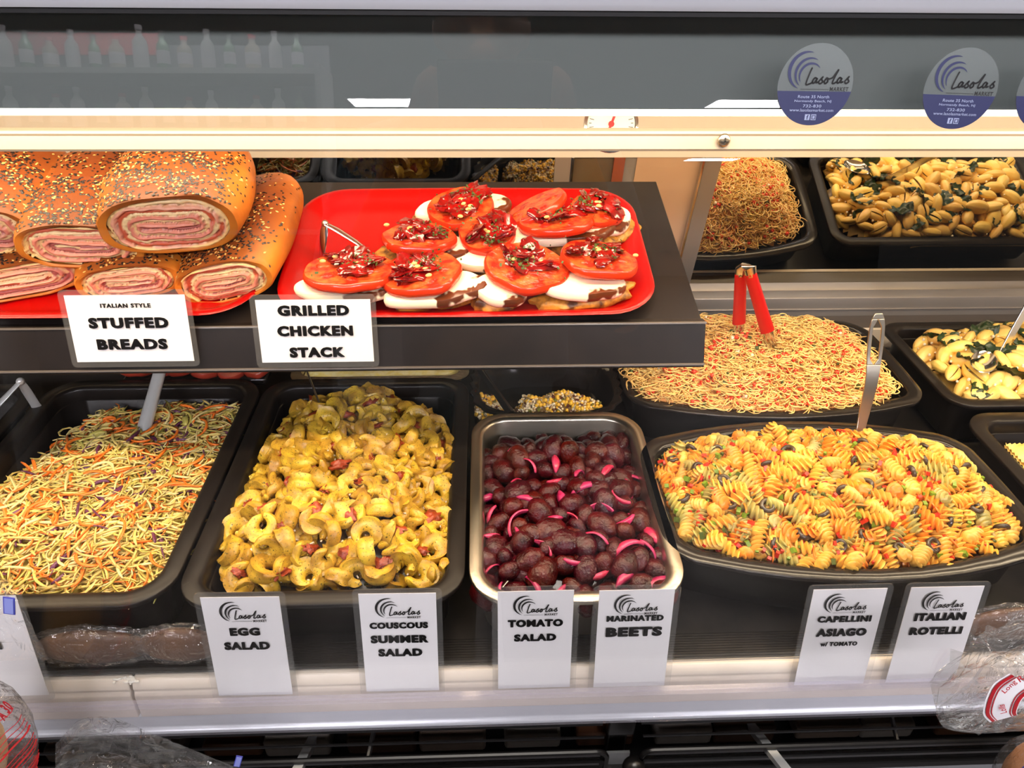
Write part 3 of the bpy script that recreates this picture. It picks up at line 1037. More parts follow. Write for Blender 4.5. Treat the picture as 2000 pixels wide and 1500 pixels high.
FUS = [[fusilli(0.036, 0.0080, 2.2, M), fusilli(0.030, 0.0080, 1.8, M, 0.8), fusilli(0.039, 0.0076, 2.4, M, 0.5)] for M in M_R]
r = random.Random(13)
rot = Heap([(1283, 905), (1340, 872), (1420, 850), (1480, 842), (1560, 832), (1680, 828), (1770, 850), (1815, 880), (1880, 930), (1960, 990), (1985, 1050), (2060, 1080), (2075, 1115), (1960, 1128), (1800, 1142), (1640, 1142), (1480, 1122), (1390, 1095), (1345, 1050), (1305, 985)],
           0.942, 0.030, 0.07, 0.010, 20, None, 0.02)
rot.fill(0.389, 0.592, 0.183, 0.072, 0.024, 0.036)
P1 = rot.sample(0.0128, 60000, r, 0.004)
P1.sort(key=lambda p: p[1])
print('rotelli', len(P1))
for i, (x, y) in enumerate(P1[:300]):
    k = r.choices((0, 1, 2), (0.60, 0.20, 0.20))[0]
    q = slope_rot(rot, x, y) @ Euler((r.uniform(0, 6), r.gauss(0, 0.38), r.uniform(0, 2*PI))).to_quaternion()
    place(r.choice(FUS[k]), 'rotelli_piece', (x, y, rot.h(x, y)+r.uniform(-0.003, 0.0045)), q.to_euler(), r.uniform(0.9, 1.1),
          ('pale yellow spiral rotelli piece in the heap on the near platter', 'orange spiral rotelli piece in the heap on the near platter', 'greenish spiral rotelli piece in the heap on the near platter')[k],
          'pasta', ('yellow rotelli', 'orange rotelli', 'green rotelli')[k])
mb = MB()
rot.bed(mb, 0, 0.012)
for x, y in P1[300:]:
    k = r.choice((0, 0, 1, 2))
    me = r.choice(FUS[k])
    T = Matrix.Translation((x, y, rot.h(x, y))) @ Euler((r.uniform(0, 6), r.gauss(0, 0.38), r.uniform(0, 6))).to_matrix().to_4x4()
    mb.add([T @ v.co for v in me.vertices], [tuple(p.vertices) for p in me.polygons], k+1)
for x, y in rot.sample(0.0125, 30000, r, 0.012):             # the second layer that shows in the gaps
    k = r.choice((0, 0, 1, 2))
    me = r.choice(FUS[k])
    T = Matrix.Translation((x, y, rot.h(x, y)-0.009)) @ Euler((r.uniform(0, 6), r.gauss(0, 0.3), r.uniform(0, 6))).to_matrix().to_4x4()
    mb.add([T @ v.co for v in me.vertices], [tuple(p.vertices) for p in me.polygons], k+1)
o = mb.build('rotelli_salad', [mat('rotelli_dressing', srgb(150, 110, 40), 0.4)]+M_R, None, True, 70)
tag(o, 'rest of the spiral rotelli salad under the top pieces on the near platter', 'pasta salad', kind='stuff')
mb = MB()
for x, y in rot.sample(0.0068, 30000, r)[:720]:
    q = r.uniform(0.003, 0.0072)
    cl = noise.noise(Vector((x*16, y*16, 9)))
    mi = r.choices((0, 1, 2), (0.55+cl*0.3, 0.35-cl*0.3, 0.10))[0]
    mb.box((x, y, rot.h(x, y)+r.uniform(-0.001, 0.008)), (q, q*r.uniform(0.5, 1), q*0.6), mi, Euler((r.random()*3, r.random()*3, r.random()*3)).to_matrix())
o = mb.build('chopped_pepper', [mat('red_pepper', srgb(196, 48, 26), 0.3), mat('green_pepper', srgb(110, 136, 34), 0.35), mat('herb_fleck', srgb(70, 84, 28), 0.5)], None, True, 40)
tag(o, 'finely chopped red and green pepper strewn through the rotelli', 'chopped vegetables', kind='stuff')
M_OL = per_object_tint(mat('olive_black', srgb(52, 40, 36), 0.2, col2=srgb(74, 60, 42), nscale=120), 0.2, 0.01)
mb = MB()
ls = []
for i in range(18):
    a = 2*PI*i/18
    ls.append([tuple(Vector((math.cos(a), math.sin(a), 0))*(0.0058+0.0024*math.cos(2*PI*k/8))+Vector((0, 0, 0.0026*math.sin(2*PI*k/8)))) for k in range(8)])
mb.loops(ls+[ls[0]], close0=False, close1=False)
OLV = mb.mesh('olive_slice', M_OL)
for i, (x, y) in enumerate(rot.sample(0.028, 4000, r, 0.012)[:46]):
    place(OLV, 'olive_slice', (x, y, rot.h(x, y)+0.006), (r.gauss(0, 0.7), r.gauss(0, 0.7), r.random()*6), r.uniform(0.8, 1.15), 'black olive ring lying among the spiral rotelli', 'olive', 'olive rings in the rotelli')
CAR = []
for k in range(3):
    mb = MB(); strand(mb, (0, 0, 0), 0.024+0.004*k, 0.0013, 0.0008, 0, 0.8*k-0.6, 0.15, random.Random(k), 0, 6)
    CAR.append(mb.mesh('carrot_shred', MATS['carrot_shred']))
for i, (x, y) in enumerate(rot.sample(0.022, 5000, r, 0.008)[:70]):
    place(r.choice(CAR), 'carrot_shred', (x, y, rot.h(x, y)+r.uniform(0.004, 0.008)), (r.gauss(0, 0.3), r.gauss(0, 0.3), r.random()*6), 1.0, 'thin orange carrot shred lying among the spiral rotelli', 'carrot shred', 'carrot shreds in the rotelli')

# ---------------------------------------------------------------- tortellini
M_T = per_object_tint(mat('tortellini_dough', srgb(204, 164, 50), 0.34, col2=srgb(150, 108, 34), nscale=55, contrast=(0.42, 0.70), sss=0.12, bump=0.15, bscale=500), 0.14, 0.010)
nt = M_T.node_tree                                     # flecks of dried herb stuck to the dough
_b = nt.nodes['Principled BSDF']
_src = _b.inputs['Base Color'].links[0].from_socket
_tc = [n for n in nt.nodes if n.type == 'TEX_COORD'][0]
_n = nt.nodes.new('ShaderNodeTexNoise'); _n.inputs['Scale'].default_value = 620; _n.inputs['Detail'].default_value = 1
nt.links.new(_tc.outputs['Object'], _n.inputs['Vector'])
_mr = nt.nodes.new('ShaderNodeMapRange'); _mr.inputs['From Min'].default_value = 0.63; _mr.inputs['From Max'].default_value = 0.69
nt.links.new(_n.outputs['Fac'], _mr.inputs['Value'])
_mx = nt.nodes.new('ShaderNodeMix'); _mx.data_type = 'RGBA'; _mx.inputs['B'].default_value = (*srgb(96, 82, 26), 1)
nt.links.new(_mr.outputs['Result'], _mx.inputs['Factor']); nt.links.new(_src, _mx.inputs['A']); nt.links.new(_mx.outputs['Result'], _b.inputs['Base Color'])


def tortellino(seed):
    q = random.Random(seed)
    mb = MB()
    nu, nv = 28, 24
    ls = []
    ph = q.uniform(0, 9)
    Rg = 0.0094*q.uniform(0.9, 1.1)
    for i in range(nu+1):
        t = i/nu
        a = R(-168)+R(336)*t
        bl = math.sin(PI*t)
        rv = 0.0030+0.0046*bl**0.9
        l = []
        for k in range(nv):
            v = 2*PI*k/nv
            f = 1+0.62*math.exp(-((v-R(56)-0.12*math.sin(2*a+ph))/0.15)**2)*(0.25+0.75*bl)+0.10*noise.noise(Vector((math.cos(a)*2+ph, math.sin(a)*2, v)))
            rad, z = math.cos(v)*rv*f, math.sin(v)*rv*f
            l.append(((Rg+rad)*math.cos(a), (Rg+rad)*math.sin(a)*0.92, z+0.0032*(t-0.5)*2*(abs(2*t-1))**4))
        ls.append(l)
    mb.loops(ls)
    return mb.mesh('tortellino', M_T, True, 75)


TOR = [tortellino(k) for k in range(6)]
r = random.Random(21)
tor = Heap([(575, 800), (640, 778), (700, 775), (745, 765), (800, 800), (850, 815), (886, 865), (888, 960), (878, 1060), (872, 1130), (866, 1168), (640, 1170), (445, 1170), (425, 1090), (430, 1030), (470, 975), (500, 900), (540, 850)],
           0.930, 0.030, 0.06, 0.010, 18, (-0.275, -0.046, 0.486, 0.815))
mb = MB(); tor.bed(mb, 0, 0.012)
P2 = tor.sample(0.0178, 40000, r, 0.004)
print('tortellini', len(P2))
for lay, (dz, mind) in enumerate(((-0.008, 0.021), (0.003, 0.0178))):
    for x, y in (P2 if lay else tor.sample(mind, 20000, r)):
        q = slope_rot(tor, x, y) @ Euler((r.gauss(0, 0.55), r.gauss(0, 0.55), r.uniform(0, 2*PI))).to_quaternion()
        place(r.choice(TOR), 'tortellino', (x, y, tor.h(x, y)+dz+r.uniform(-0.002, 0.003)), q.to_euler(), r.uniform(0.92, 1.15), 'yellow herb-flecked folded tortellino in the black pan', 'pasta', 'tortellini in the black pan')
for x, y in tor.sample(0.006, 20000, r)[:700]:
    a = r.uniform(0.001, 0.0022)
    mb.box((x, y, tor.h(x, y)+r.uniform(-0.003, 0.006)), (a*2.2, a, a*0.8), 1 if r.random() < 0.75 else 2, Euler((r.random()*3, r.random()*3, r.random()*3)).to_matrix())
o = mb.build('tortellini_dressing', [mat('herb_oil', srgb(76, 54, 18), 0.3), mat('chopped_onion', srgb(226, 206, 184), 0.35), mat('herb_bits', srgb(84, 82, 30), 0.5)], None, True, None)
tag(o, 'oily herb dressing with chopped onion around the tortellini', 'dressing', kind='stuff')


def lump(name, M, rx, ry, rz, amp, freq, seed, seg=14, rings=9, sharp=80):
    mb = MB()
    mb.ball((0, 0, 0), (rx, ry, rz), seg, rings, 0, None, lambda u: 1+amp*noise.noise(Vector((u.x*freq+seed, u.y*freq, u.z*freq))))
    return mb.mesh(name, M, True, sharp)


M_SD = mat('dried_tomato', srgb(158, 62, 26), 0.34, col2=srgb(118, 40, 18), nscale=160, bump=0.4, bscale=400)
SDT = [lump('dried_tomato', M_SD, 0.010, 0.0065, 0.004, 0.9, 2.2, k*5.1) for k in range(3)]
for x, y in tor.sample(0.033, 5000, r, 0.008)[:44]:
    place(r.choice(SDT), 'dried_tomato', (x, y, tor.h(x, y)+0.007), (r.gauss(0, 0.4), r.gauss(0, 0.4), r.random()*6), r.uniform(0.7, 1.25), 'chewy orange-red dried tomato piece between the tortellini', 'dried tomato', 'dried tomato pieces in the tortellini')

# ---------------------------------------------------------------- beets
M_B = per_object_tint(mat('beet_skin', srgb(74, 9, 14), 0.2, col2=srgb(42, 4, 8), nscale=60, bump=0.6, bscale=420, coat=0.0, spec=0.35), 0.22, 0.012)
BEE = []
for k in range(5):
    mb = MB()
    mb.ball((0, 0, 0), (0.0152, 0.0120, 0.0118), 16, 11, 0, None, lambda u: 1+0.17*noise.noise(Vector((u.x*1.7+k*7, u.y*1.7, u.z*1.7)))+0.035*noise.noise(Vector((u.x*5+k*7, u.y*5, u.z*5)))+0.16*max(0, u.x-0.55)-0.06*max(0, -u.x-0.6))
    BEE.append(mb.mesh('baby_beet', M_B))
r = random.Random(31)
bee = Heap([(945, 885), (985, 868), (1060, 862), (1120, 868), (1165, 850), (1215, 862), (1236, 900), (1255, 980), (1285, 1060), (1302, 1120), (1300, 1165), (1120, 1172), (935, 1165), (936, 1050), (940, 960)],
           0.918, 0.016, 0.05, 0.006, 20, (-0.004, 0.181, 0.453, 0.735))
P3 = bee.sample(0.0188, 40000, r)
print('beets', len(P3))
for lay in (0, 1):
    for x, y in (P3 if lay else bee.sample(0.025, 9000, r)):
        place(r.choice(BEE), 'baby_beet', (x, y, bee.h(x, y)+(0.002 if lay else -0.010)+r.uniform(-0.003, 0.004)), (r.gauss(0, 0.6), r.gauss(0, 0.6), r.uniform(0, 6.28)), r.uniform(0.72, 1.36), 'shiny dark red baby beet in the steel pan', 'beet', 'marinated beets in the steel pan')
mb = MB(); bee.bed(mb, 0, 0.012)
o = mb.build('beet_marinade', mat('beet_juice', srgb(70, 8, 22), 0.08), None)
tag(o, 'deep red beet marinade pooled under the beets', 'marinade', kind='stuff')
M_ON = per_object_tint(mat('pink_onion', srgb(170, 20, 68), 0.25, col2=srgb(206, 70, 116), nscale=90, sss=0.1), 0.12, 0.01)
ONI = []
for k in range(3):
    mb = MB()
    ls = []
    for i in range(11):
        t = i/10
        a = (t-0.5)*(1.5+0.3*k)
        p = Vector((math.sin(a)*0.015, 0, math.cos(a)*0.015-0.013))
        wd = 0.0042*math.sin(PI*(0.08+0.84*t))
        n_ = Vector((math.sin(a), 0, math.cos(a)))
        ls.append([tuple(p+Vector((0, wd*s, 0))+n_*(0.0008*q-0.0012*s*s)) for s, q in ((-1, 0), (-0.4, 1), (0.4, 1), (1, 0), (0.4, -1), (-0.4, -1))])
    mb.loops(ls)
    ONI.append(mb.mesh('onion_slice', M_ON))
for x, y in bee.sample(0.027, 5000, r, 0.004)[:54]:
    if y > 0.655 and r.random() < 0.85:
        continue
    place(r.choice(ONI), 'onion_slice', (x, y, bee.h(x, y)+0.010+r.uniform(-0.002, 0.002)), (r.gauss(0, 0.8), r.gauss(0, 0.4), r.random()*6), r.uniform(0.9, 1.6), 'bright pink pickled onion sliver between the beets', 'onion', 'pink onion slivers among the beets')

# ---------------------------------------------------------------- shells with spinach
M_S = per_object_tint(mat('shell_pasta', srgb(246, 208, 122), 0.34, col2=srgb(238, 192, 98), nscale=60, sss=0.15), 0.10, 0.008)


def shell(seed):
    q = random.Random(seed)
    mb = MB()
    nu, nv = 13, 25
    L, Wd = 0.0200, 0.0118*q.uniform(0.9, 1.1)
    outer, inner = [], []
    for i in range(nu):
        u = -1+2*i/(nu-1)
        pr = max(0.0, 1-abs(u)**2.3)**0.75
        lo, li = [], []
        for k in range(nv):
            s = -1+2*k/(nv-1)
            a = s*R(172)
            rr = Wd*(pr*0.93+0.07)*(1+0.055*math.cos(s*30))*(1-0.30*max(0, abs(s)-0.72)/0.28*(1 if s > 0 else 0.6))
            x = u*L*(1+0.03*math.cos(s*3))
            lo.append((x, math.sin(a)*rr, math.cos(a)*rr*0.82-0.10*rr))
            ri = rr-0.0014*(0.4+0.6*pr)
            li.append((x*0.97, math.sin(a)*ri, math.cos(a)*ri*0.82-0.10*rr))
        outer.append(lo)
        inner.append(li[::-1])
    mb.loops([o_+i_ for o_, i_ in zip(outer, inner)])
    return mb.mesh('pasta_shell', M_S, True, 75)


SHL = [shell(k) for k in range(4)]
r = random.Random(41)
she = Heap([(1762, 672), (1810, 655), (1880, 648), (1920, 636), (2060, 630), (2350, 640), (2560, 730), (2560, 792), (1990, 792), (1905, 782), (1862, 745), (1805, 705)],
           0.936, 0.024, 0.05, 0.008, 18, (0.645, 1.02, 0.770, 0.960))
P4 = she.sample(0.0195, 30000, r, 0.007)
print('shells', len(P4))
for lay in (0, 1):
    for x, y in (P4 if lay else she.sample(0.023, 9000, r, 0.010)):
        q = slope_rot(she, x, y) @ Euler((r.uniform(0, 6.28), r.gauss(0, 0.3), r.uniform(0, 6.28))).to_quaternion()
        place(r.choice(SHL), 'pasta_shell', (x, y, she.h(x, y)+(0.003 if lay else -0.010)+r.uniform(-0.003, 0.003)), q.to_euler(), r.uniform(0.85, 1.12), 'pale yellow pasta shell in the pan with spinach', 'pasta', 'pasta shells with spinach')
M_SP = per_object_tint(mat('spinach', srgb(36, 58, 24), 0.28, col2=srgb(24, 42, 18), nscale=80), 0.15, 0.01)
SPN = []
for k in range(3):
    mb = MB()
    nn = 11
    for sgn in (0,):
        ls = []
        for i in range(nn):
            for j in range(nn):
                u, v = -1+2*i/(nn-1), -1+2*j/(nn-1)
                x, y = u*math.sqrt(1-v*v/2)*0.019, v*math.sqrt(1-u*u/2)*0.014
                z = 0.010*noise.noise(Vector((x*90+k*5, y*90, k)))+0.004*noise.noise(Vector((x*260, y*260, k)))
                ls.append((x, y, z))
        nv_ = nn*nn
        fs = [(i*nn+j, i*nn+j+1, (i+1)*nn+j+1, (i+1)*nn+j) for i in range(nn-1) for j in range(nn-1)]
        mb.add(ls+[(x, y, z-0.0007) for x, y, z in ls], fs+[tuple(q+nv_ for q in f[::-1]) for f in fs])
    SPN.append(mb.mesh('spinach_leaf', M_SP))
for x, y in she.sample(0.030, 3000, r, 0.006)[:44]:
    if noise.noise(Vector((x*14, y*14, 2))) < -0.08:
        continue
    place(r.choice(SPN), 'spinach_leaf', (x, y, she.h(x, y)+0.010), (r.gauss(0, 0.35), r.gauss(0, 0.35), r.random()*6), r.uniform(0.7, 1.25), 'dark green wilted spinach leaf among the pasta shells', 'spinach leaf', 'spinach leaves in the shells')
mb = MB(); she.bed(mb, 0, 0.012)
for x, y in she.sample(0.0075, 9000, r)[:420]:
    if noise.noise(Vector((x*14, y*14, 2))) > -0.25:
        mb.ball((x, y, she.h(x, y)+r.uniform(0.0, 0.011)), (r.uniform(0.001, 0.0026),)*3, 6, 4, 1)
o = mb.build('feta_crumbs', [mat('shell_dressing', srgb(140, 112, 54), 0.4), mat('feta', srgb(244, 234, 208), 0.5)], None)
tag(o, 'white feta crumbs and dressing among the pasta shells', 'feta crumbs', kind='stuff')

# ---------------------------------------------------------------- couscous
r = random.Random(51)
mb = MB()
for cpx, cpy, a, b, hh in ((958, 788, 0.021, 0.030, 0.004), (1090, 786, 0.060, 0.034, 0.012)):
    c = at_z(cpx, cpy, 0.935)
    for _ in range(560 if a < 0.03 else 1500):
        q, s_ = r.random()*2*PI, math.sqrt(r.random())
        x, y = c.x+math.cos(q)*s_*a, c.y+math.sin(q)*s_*b
        z = 0.920+hh*(1-s_*s_)+0.010*noise.noise(Vector((x*45, y*45, 1)))+r.uniform(0, 0.007)
        k = r.random()
        if k < 0.76:
            mb.ball((x, y, z), r.uniform(0.0015, 0.0022), 7, 5, 0 if r.random() < 0.7 else 1)
        elif k < 0.92:
            mb.ball((x, y, z+0.001), (r.uniform(0.002, 0.0036),)*3, 7, 5, 2)
        else:
            mb.box((x, y, z+0.001), (0.004, 0.003, 0.003), 3 if r.random() < 0.6 else 4, Euler((r.random()*3, r.random()*3, 0)).to_matrix())
    mb.ball((c.x, c.y, 0.908), (a*1.05, b*1.05, 0.016+hh), 20, 8, 5)
o = mb.build('couscous', [mat('couscous_pearl', srgb(232, 214, 176), 0.35, sss=0.1), mat('couscous_tan', srgb(196, 160, 110), 0.35), mat('corn_kernel', srgb(238, 186, 60), 0.35), mat('bean_dark', srgb(96, 52, 42), 0.35), mat('pepper_green_dice', srgb(112, 112, 46), 0.4), mat('couscous_bed', srgb(120, 92, 56), 0.5)], None)
tag(o, 'pearl couscous salad with corn in the small wavy-rimmed tray', 'couscous salad', kind='stuff')


# ================================================================== STUFFED BREADS
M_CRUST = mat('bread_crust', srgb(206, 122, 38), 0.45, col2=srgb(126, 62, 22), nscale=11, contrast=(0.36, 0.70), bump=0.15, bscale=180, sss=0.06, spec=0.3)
# loaf tops coloured darker: baked browning, with the shade under the lamp rail painted in
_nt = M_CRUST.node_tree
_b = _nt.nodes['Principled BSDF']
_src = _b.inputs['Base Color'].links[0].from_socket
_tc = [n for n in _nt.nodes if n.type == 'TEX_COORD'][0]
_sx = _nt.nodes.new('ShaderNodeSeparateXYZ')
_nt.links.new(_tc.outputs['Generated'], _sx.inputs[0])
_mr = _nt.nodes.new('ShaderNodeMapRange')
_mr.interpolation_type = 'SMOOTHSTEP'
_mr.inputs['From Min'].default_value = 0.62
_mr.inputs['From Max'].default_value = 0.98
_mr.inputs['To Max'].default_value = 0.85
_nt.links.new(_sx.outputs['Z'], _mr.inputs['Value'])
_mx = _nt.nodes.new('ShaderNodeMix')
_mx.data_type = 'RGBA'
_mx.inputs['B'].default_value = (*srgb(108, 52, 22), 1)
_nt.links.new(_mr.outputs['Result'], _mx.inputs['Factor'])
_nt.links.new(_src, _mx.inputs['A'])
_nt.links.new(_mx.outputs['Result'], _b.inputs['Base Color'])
M_SEEDB = mat('black_sesame', srgb(24, 20, 20), 0.4)
M_SEEDW = mat('white_sesame', srgb(206, 160, 90), 0.5)
M_CUT = bpy.data.materials.new('rolled_filling')
M_CUT.use_nodes = True
_b = M_CUT.node_tree.nodes['Principled BSDF']
_a = M_CUT.node_tree.nodes.new('ShaderNodeVertexColor')
_a.layer_name = 'layer'
M_CUT.node_tree.links.new(_a.outputs['Color'], _b.inputs['Base Color'])
_b.inputs['Roughness'].default_value = 0.4
LAYERS = [srgb(*c) for c in ((232, 190, 132), (216, 128, 104), (238, 206, 150), (196, 88, 56), (226, 160, 128), (234, 196, 140), (176, 96, 84), (222, 138, 112))]


def bread(pxa, pxb, h0, wd, ht, length, label, seed, roll=0.0, squash=1.0, nseed=420, pitch=0.0):
    """pxa: pixel of the cut end's bottom centre, pxb: a pixel straight behind it along the loaf, both at height h0 over the tray"""
    q = random.Random(seed)
    A, Bp = on_shelf(*pxa, h0), on_shelf(*pxb, h0)
    ax = (Bp-A).normalized()
    side = ax.cross(SHN).normalized()
    root = empty('stuffed_bread', A, None, label, 'stuffed bread', 'stuffed breads piled on the red tray')
    M3 = Matrix((side, ax, SHN)).transposed() @ Matrix.Rotation(pitch, 3, 'X') @ Matrix.Rotation(roll, 3, 'Y')
    root.rotation_mode = 'QUATERNION'
    root.rotation_quaternion = M3.to_quaternion()
    a, b = wd/2, ht/2
    nu, nv = 30, 48

    def ring(t, v):
        s = t/1.0
        f = (1-max(0, (s-0.62)/0.38)**2.6)**0.5 if s > 0.62 else 1.0
        f = max(f, 0.03)
        g = 1+0.10*math.sin(PI*min(1, s*1.3))
        lump = 1+0.05*noise.noise(Vector((s*2.4+seed, math.cos(v)*0.9, math.sin(v)*0.9)))
        c, sn = math.cos(v), math.sin(v)
        e = 2.5
        x = a*math.copysign(abs(c)**(2/e), c)*f*g*lump
        z = b*math.copysign(abs(sn)**(2/e), sn)*f*(1.0+0.12*math.sin(PI*min(1, s*1.2)))*lump
        z = z*(1.0 if sn > 0 else 0.92)
        return Vector((x, s*length, z+b*(0.94+0.02*s)))
    mb = MB()
    ls = []
    cen = Vector((0, 0, b*0.94))
    for t, sc_ in ((0.0, 0.86), (-0.012, 0.92), (-0.010, 0.975), (0.006, 1.0)):      # the lip of dough round the cut
        ls.append([tuple(cen+(ring(max(0, t), 2*PI*k/nv)-cen)*sc_+Vector((0, t*length*0.5+0.002*noise.noise(Vector((k*0.35, t*40, seed))), 0))) for k in range(nv)])
    for i in range(1, nu+1):
        ls.append([tuple(ring(i/nu, 2*PI*k/nv)) for k in range(nv)])
    mb.loops(ls, close0=False)
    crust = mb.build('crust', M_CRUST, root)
    # rolled filling
    mb = MB()
    NR, NA = 34, 120
    cols, vs = [], []
    elong = 0.45
    turns = q.uniform(1.7, 2.2)
    off = q.uniform(0, 8)
    for i in range(NR+1):
        rr = i/NR
        for k in range(NA):
            v = 2*PI*k/NA
            p = cen+(ring(0, v)-cen)*(rr*0.87)
            # stadium-shaped spiral: distance from a short flat core
            X, Z = (p.x-cen.x)/a, (p.z-cen.z)/b
            dx = max(0, abs(X)-elong*0.8)
            d = math.hypot(dx*1.7, Z)
            d += 0.07*noise.noise(Vector((X*2.2+seed, Z*2.6, 0)))+0.025*noise.noise(Vector((X*9, Z*9, seed)))
            phs = d*turns*2.1-v/(2*PI)
            f = phs*1.9+off+0.3*noise.noise(Vector((X*5, Z*5, 4+seed)))
            li = int(math.floor(f)) % 8
            fr = f-math.floor(f)
            c = LAYERS[li]
            dk = 0.62 if fr < 0.07 else 1.0
            m_ = 1+0.16*noise.noise(Vector((X*22, Z*22, seed)))
            if rr > 0.93:
                c, dk = srgb(236, 192, 122), 1
            cols.append([min(1, u*dk*m_) for u in c]+[1])
            rel = 0.0016*math.sin(fr*PI)+(0.0025 if li % 3 == 1 else 0)-0.0035*(fr < 0.10)
            vs.append((p.x, 0.004-rel*1.3-0.003*(1-rr), p.z))
    fs = [(i*NA+k, i*NA+(k+1) % NA, (i+1)*NA+(k+1) % NA, (i+1)*NA+k) for i in range(NR) for k in range(NA)]
    mb.add(vs, fs)
    me = mb.mesh('rolled_filling', M_CUT)
    at_ = me.color_attributes.new('layer', 'FLOAT_COLOR', 'POINT')
    at_.data.foreach_set('color', [u for c in cols for u in c])
    fo = bpy.data.objects.new('rolled_filling', me)
    COL.objects.link(fo)
    fo.parent = root
    fo['label'] = 'cut end with rolled ham, cheese and salami'
    # sesame seeds
    mb = MB()
    for _ in range(int(nseed*2.6)):
        t = min(0.93, max(0.01, abs(q.gauss(0.30, 0.28))))
        v = PI/2+q.gauss(0, 0.52)
        cl = noise.noise(Vector((t*7+seed, v*2.5, 5)))
        if q.random() > 0.66+cl*0.9:
            continue
        p = ring(t, v)
        e = 0.01
        n_ = (ring(t, v+e)-ring(t, v-e)).cross(ring(t+e, v)-ring(t-e, v)).normalized()
        if n_.z < 0:
            n_ = -n_
        rot_ = Vector((0, 0, 1)).rotation_difference(n_).to_matrix() @ Matrix.Rotation(q.random()*6.28, 3, 'Z')
        L = q.uniform(0.0017, 0.0024)
        pp = [Vector((L, 0, 0)), Vector((-L*0.8, L*0.3, 0)), Vector((-L*0.8, -L*0.3, 0)), Vector((0, L*0.55, 0)), Vector((0, -L*0.55, 0)), Vector((0, 0, L*0.4))]
        w_ = [rot_ @ u+p+n_*0.0002 for u in pp]
        mb.add(w_, [(0, 3, 5), (3, 1, 5), (1, 2, 5), (2, 4, 5), (4, 0, 5)], 0 if q.random() < 0.76 else 1)
    o = mb.build('sesame_seeds', [M_SEEDB, M_SEEDW], crust, True, None)
    o['kind'] = 'stuff'
    o['label'] = 'black and white sesame seeds'
    return root


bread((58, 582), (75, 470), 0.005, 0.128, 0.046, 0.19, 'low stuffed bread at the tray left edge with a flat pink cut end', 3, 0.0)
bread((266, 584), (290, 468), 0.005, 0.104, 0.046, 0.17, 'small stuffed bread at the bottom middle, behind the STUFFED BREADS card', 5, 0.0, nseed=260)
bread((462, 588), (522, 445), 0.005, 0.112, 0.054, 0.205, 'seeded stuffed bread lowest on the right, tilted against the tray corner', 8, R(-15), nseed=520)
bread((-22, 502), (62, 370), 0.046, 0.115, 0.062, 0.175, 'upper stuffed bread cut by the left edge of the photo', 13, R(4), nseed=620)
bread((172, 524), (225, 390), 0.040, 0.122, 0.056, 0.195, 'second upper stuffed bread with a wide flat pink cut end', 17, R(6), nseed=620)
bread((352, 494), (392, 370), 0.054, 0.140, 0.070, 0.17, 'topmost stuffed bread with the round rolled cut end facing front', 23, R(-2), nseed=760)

# ================================================================== GRILLED CHICKEN STACKS
M_CHK = mat('grilled_chicken', srgb(206, 142, 50), 0.42, col2=srgb(74, 40, 14), nscale=70, contrast=(0.42, 0.66), bump=0.5, bscale=220)
M_MOZ = mat('mozzarella', srgb(252, 236, 204), 0.32, col2=srgb(92, 44, 18), nscale=26, contrast=(0.585, 0.615), sss=0.15, coat=0.2)
M_TOM = mat('tomato_slice', srgb(220, 92, 40), 0.26, col2=srgb(168, 30, 12), nscale=75, contrast=(0.38, 0.62), bump=0.8, bscale=170, coat=0.0, spec=0.4)
M_TOMRIM = mat('tomato_skin', srgb(206, 50, 18), 0.2)
M_PEP = mat('roast_pepper', srgb(146, 10, 8), 0.16, col2=srgb(92, 6, 6), nscale=80, coat=0.5)
M_GAR = mat('garlic_bit', srgb(240, 190, 110), 0.35)
M_HERB = mat('parsley', srgb(64, 84, 24), 0.5)


def disc(mb, rx, ry, th, seed, amp, mi=0, mi_side=0, seg=40, ndish=0.0):
    def o(k, f, z, wob=1.0):
        a = 2*PI*k/seg
        q = f*(1+amp*noise.noise(Vector((math.cos(a)*1.3+seed, math.sin(a)*1.3, seed*0.7))))
        return (math.cos(a)*rx*q, math.sin(a)*ry*q, z+wob*0.0016*noise.noise(Vector((math.cos(a)*f*2.2+seed, math.sin(a)*f*2.2, 2.0))))
    side = [[o(k, f, z) for k in range(seg)] for f, z in ((0.90, 0.0), (0.985, th*0.2), (1.0, th*0.5), (0.985, th*0.82), (0.95, th*0.97))]
    mb.loops(side, mi_side, close1=False)
    top = [[o(k, f, z) for k in range(seg)] for f, z in ((0.95, th*0.97), (0.88, th*(1-ndish)), (0.7, th*(1-ndish*1.3)), (0.45, th), (0.2, th*1.02), (0.03, th))]
    mb.loops(top, mi, close0=False)


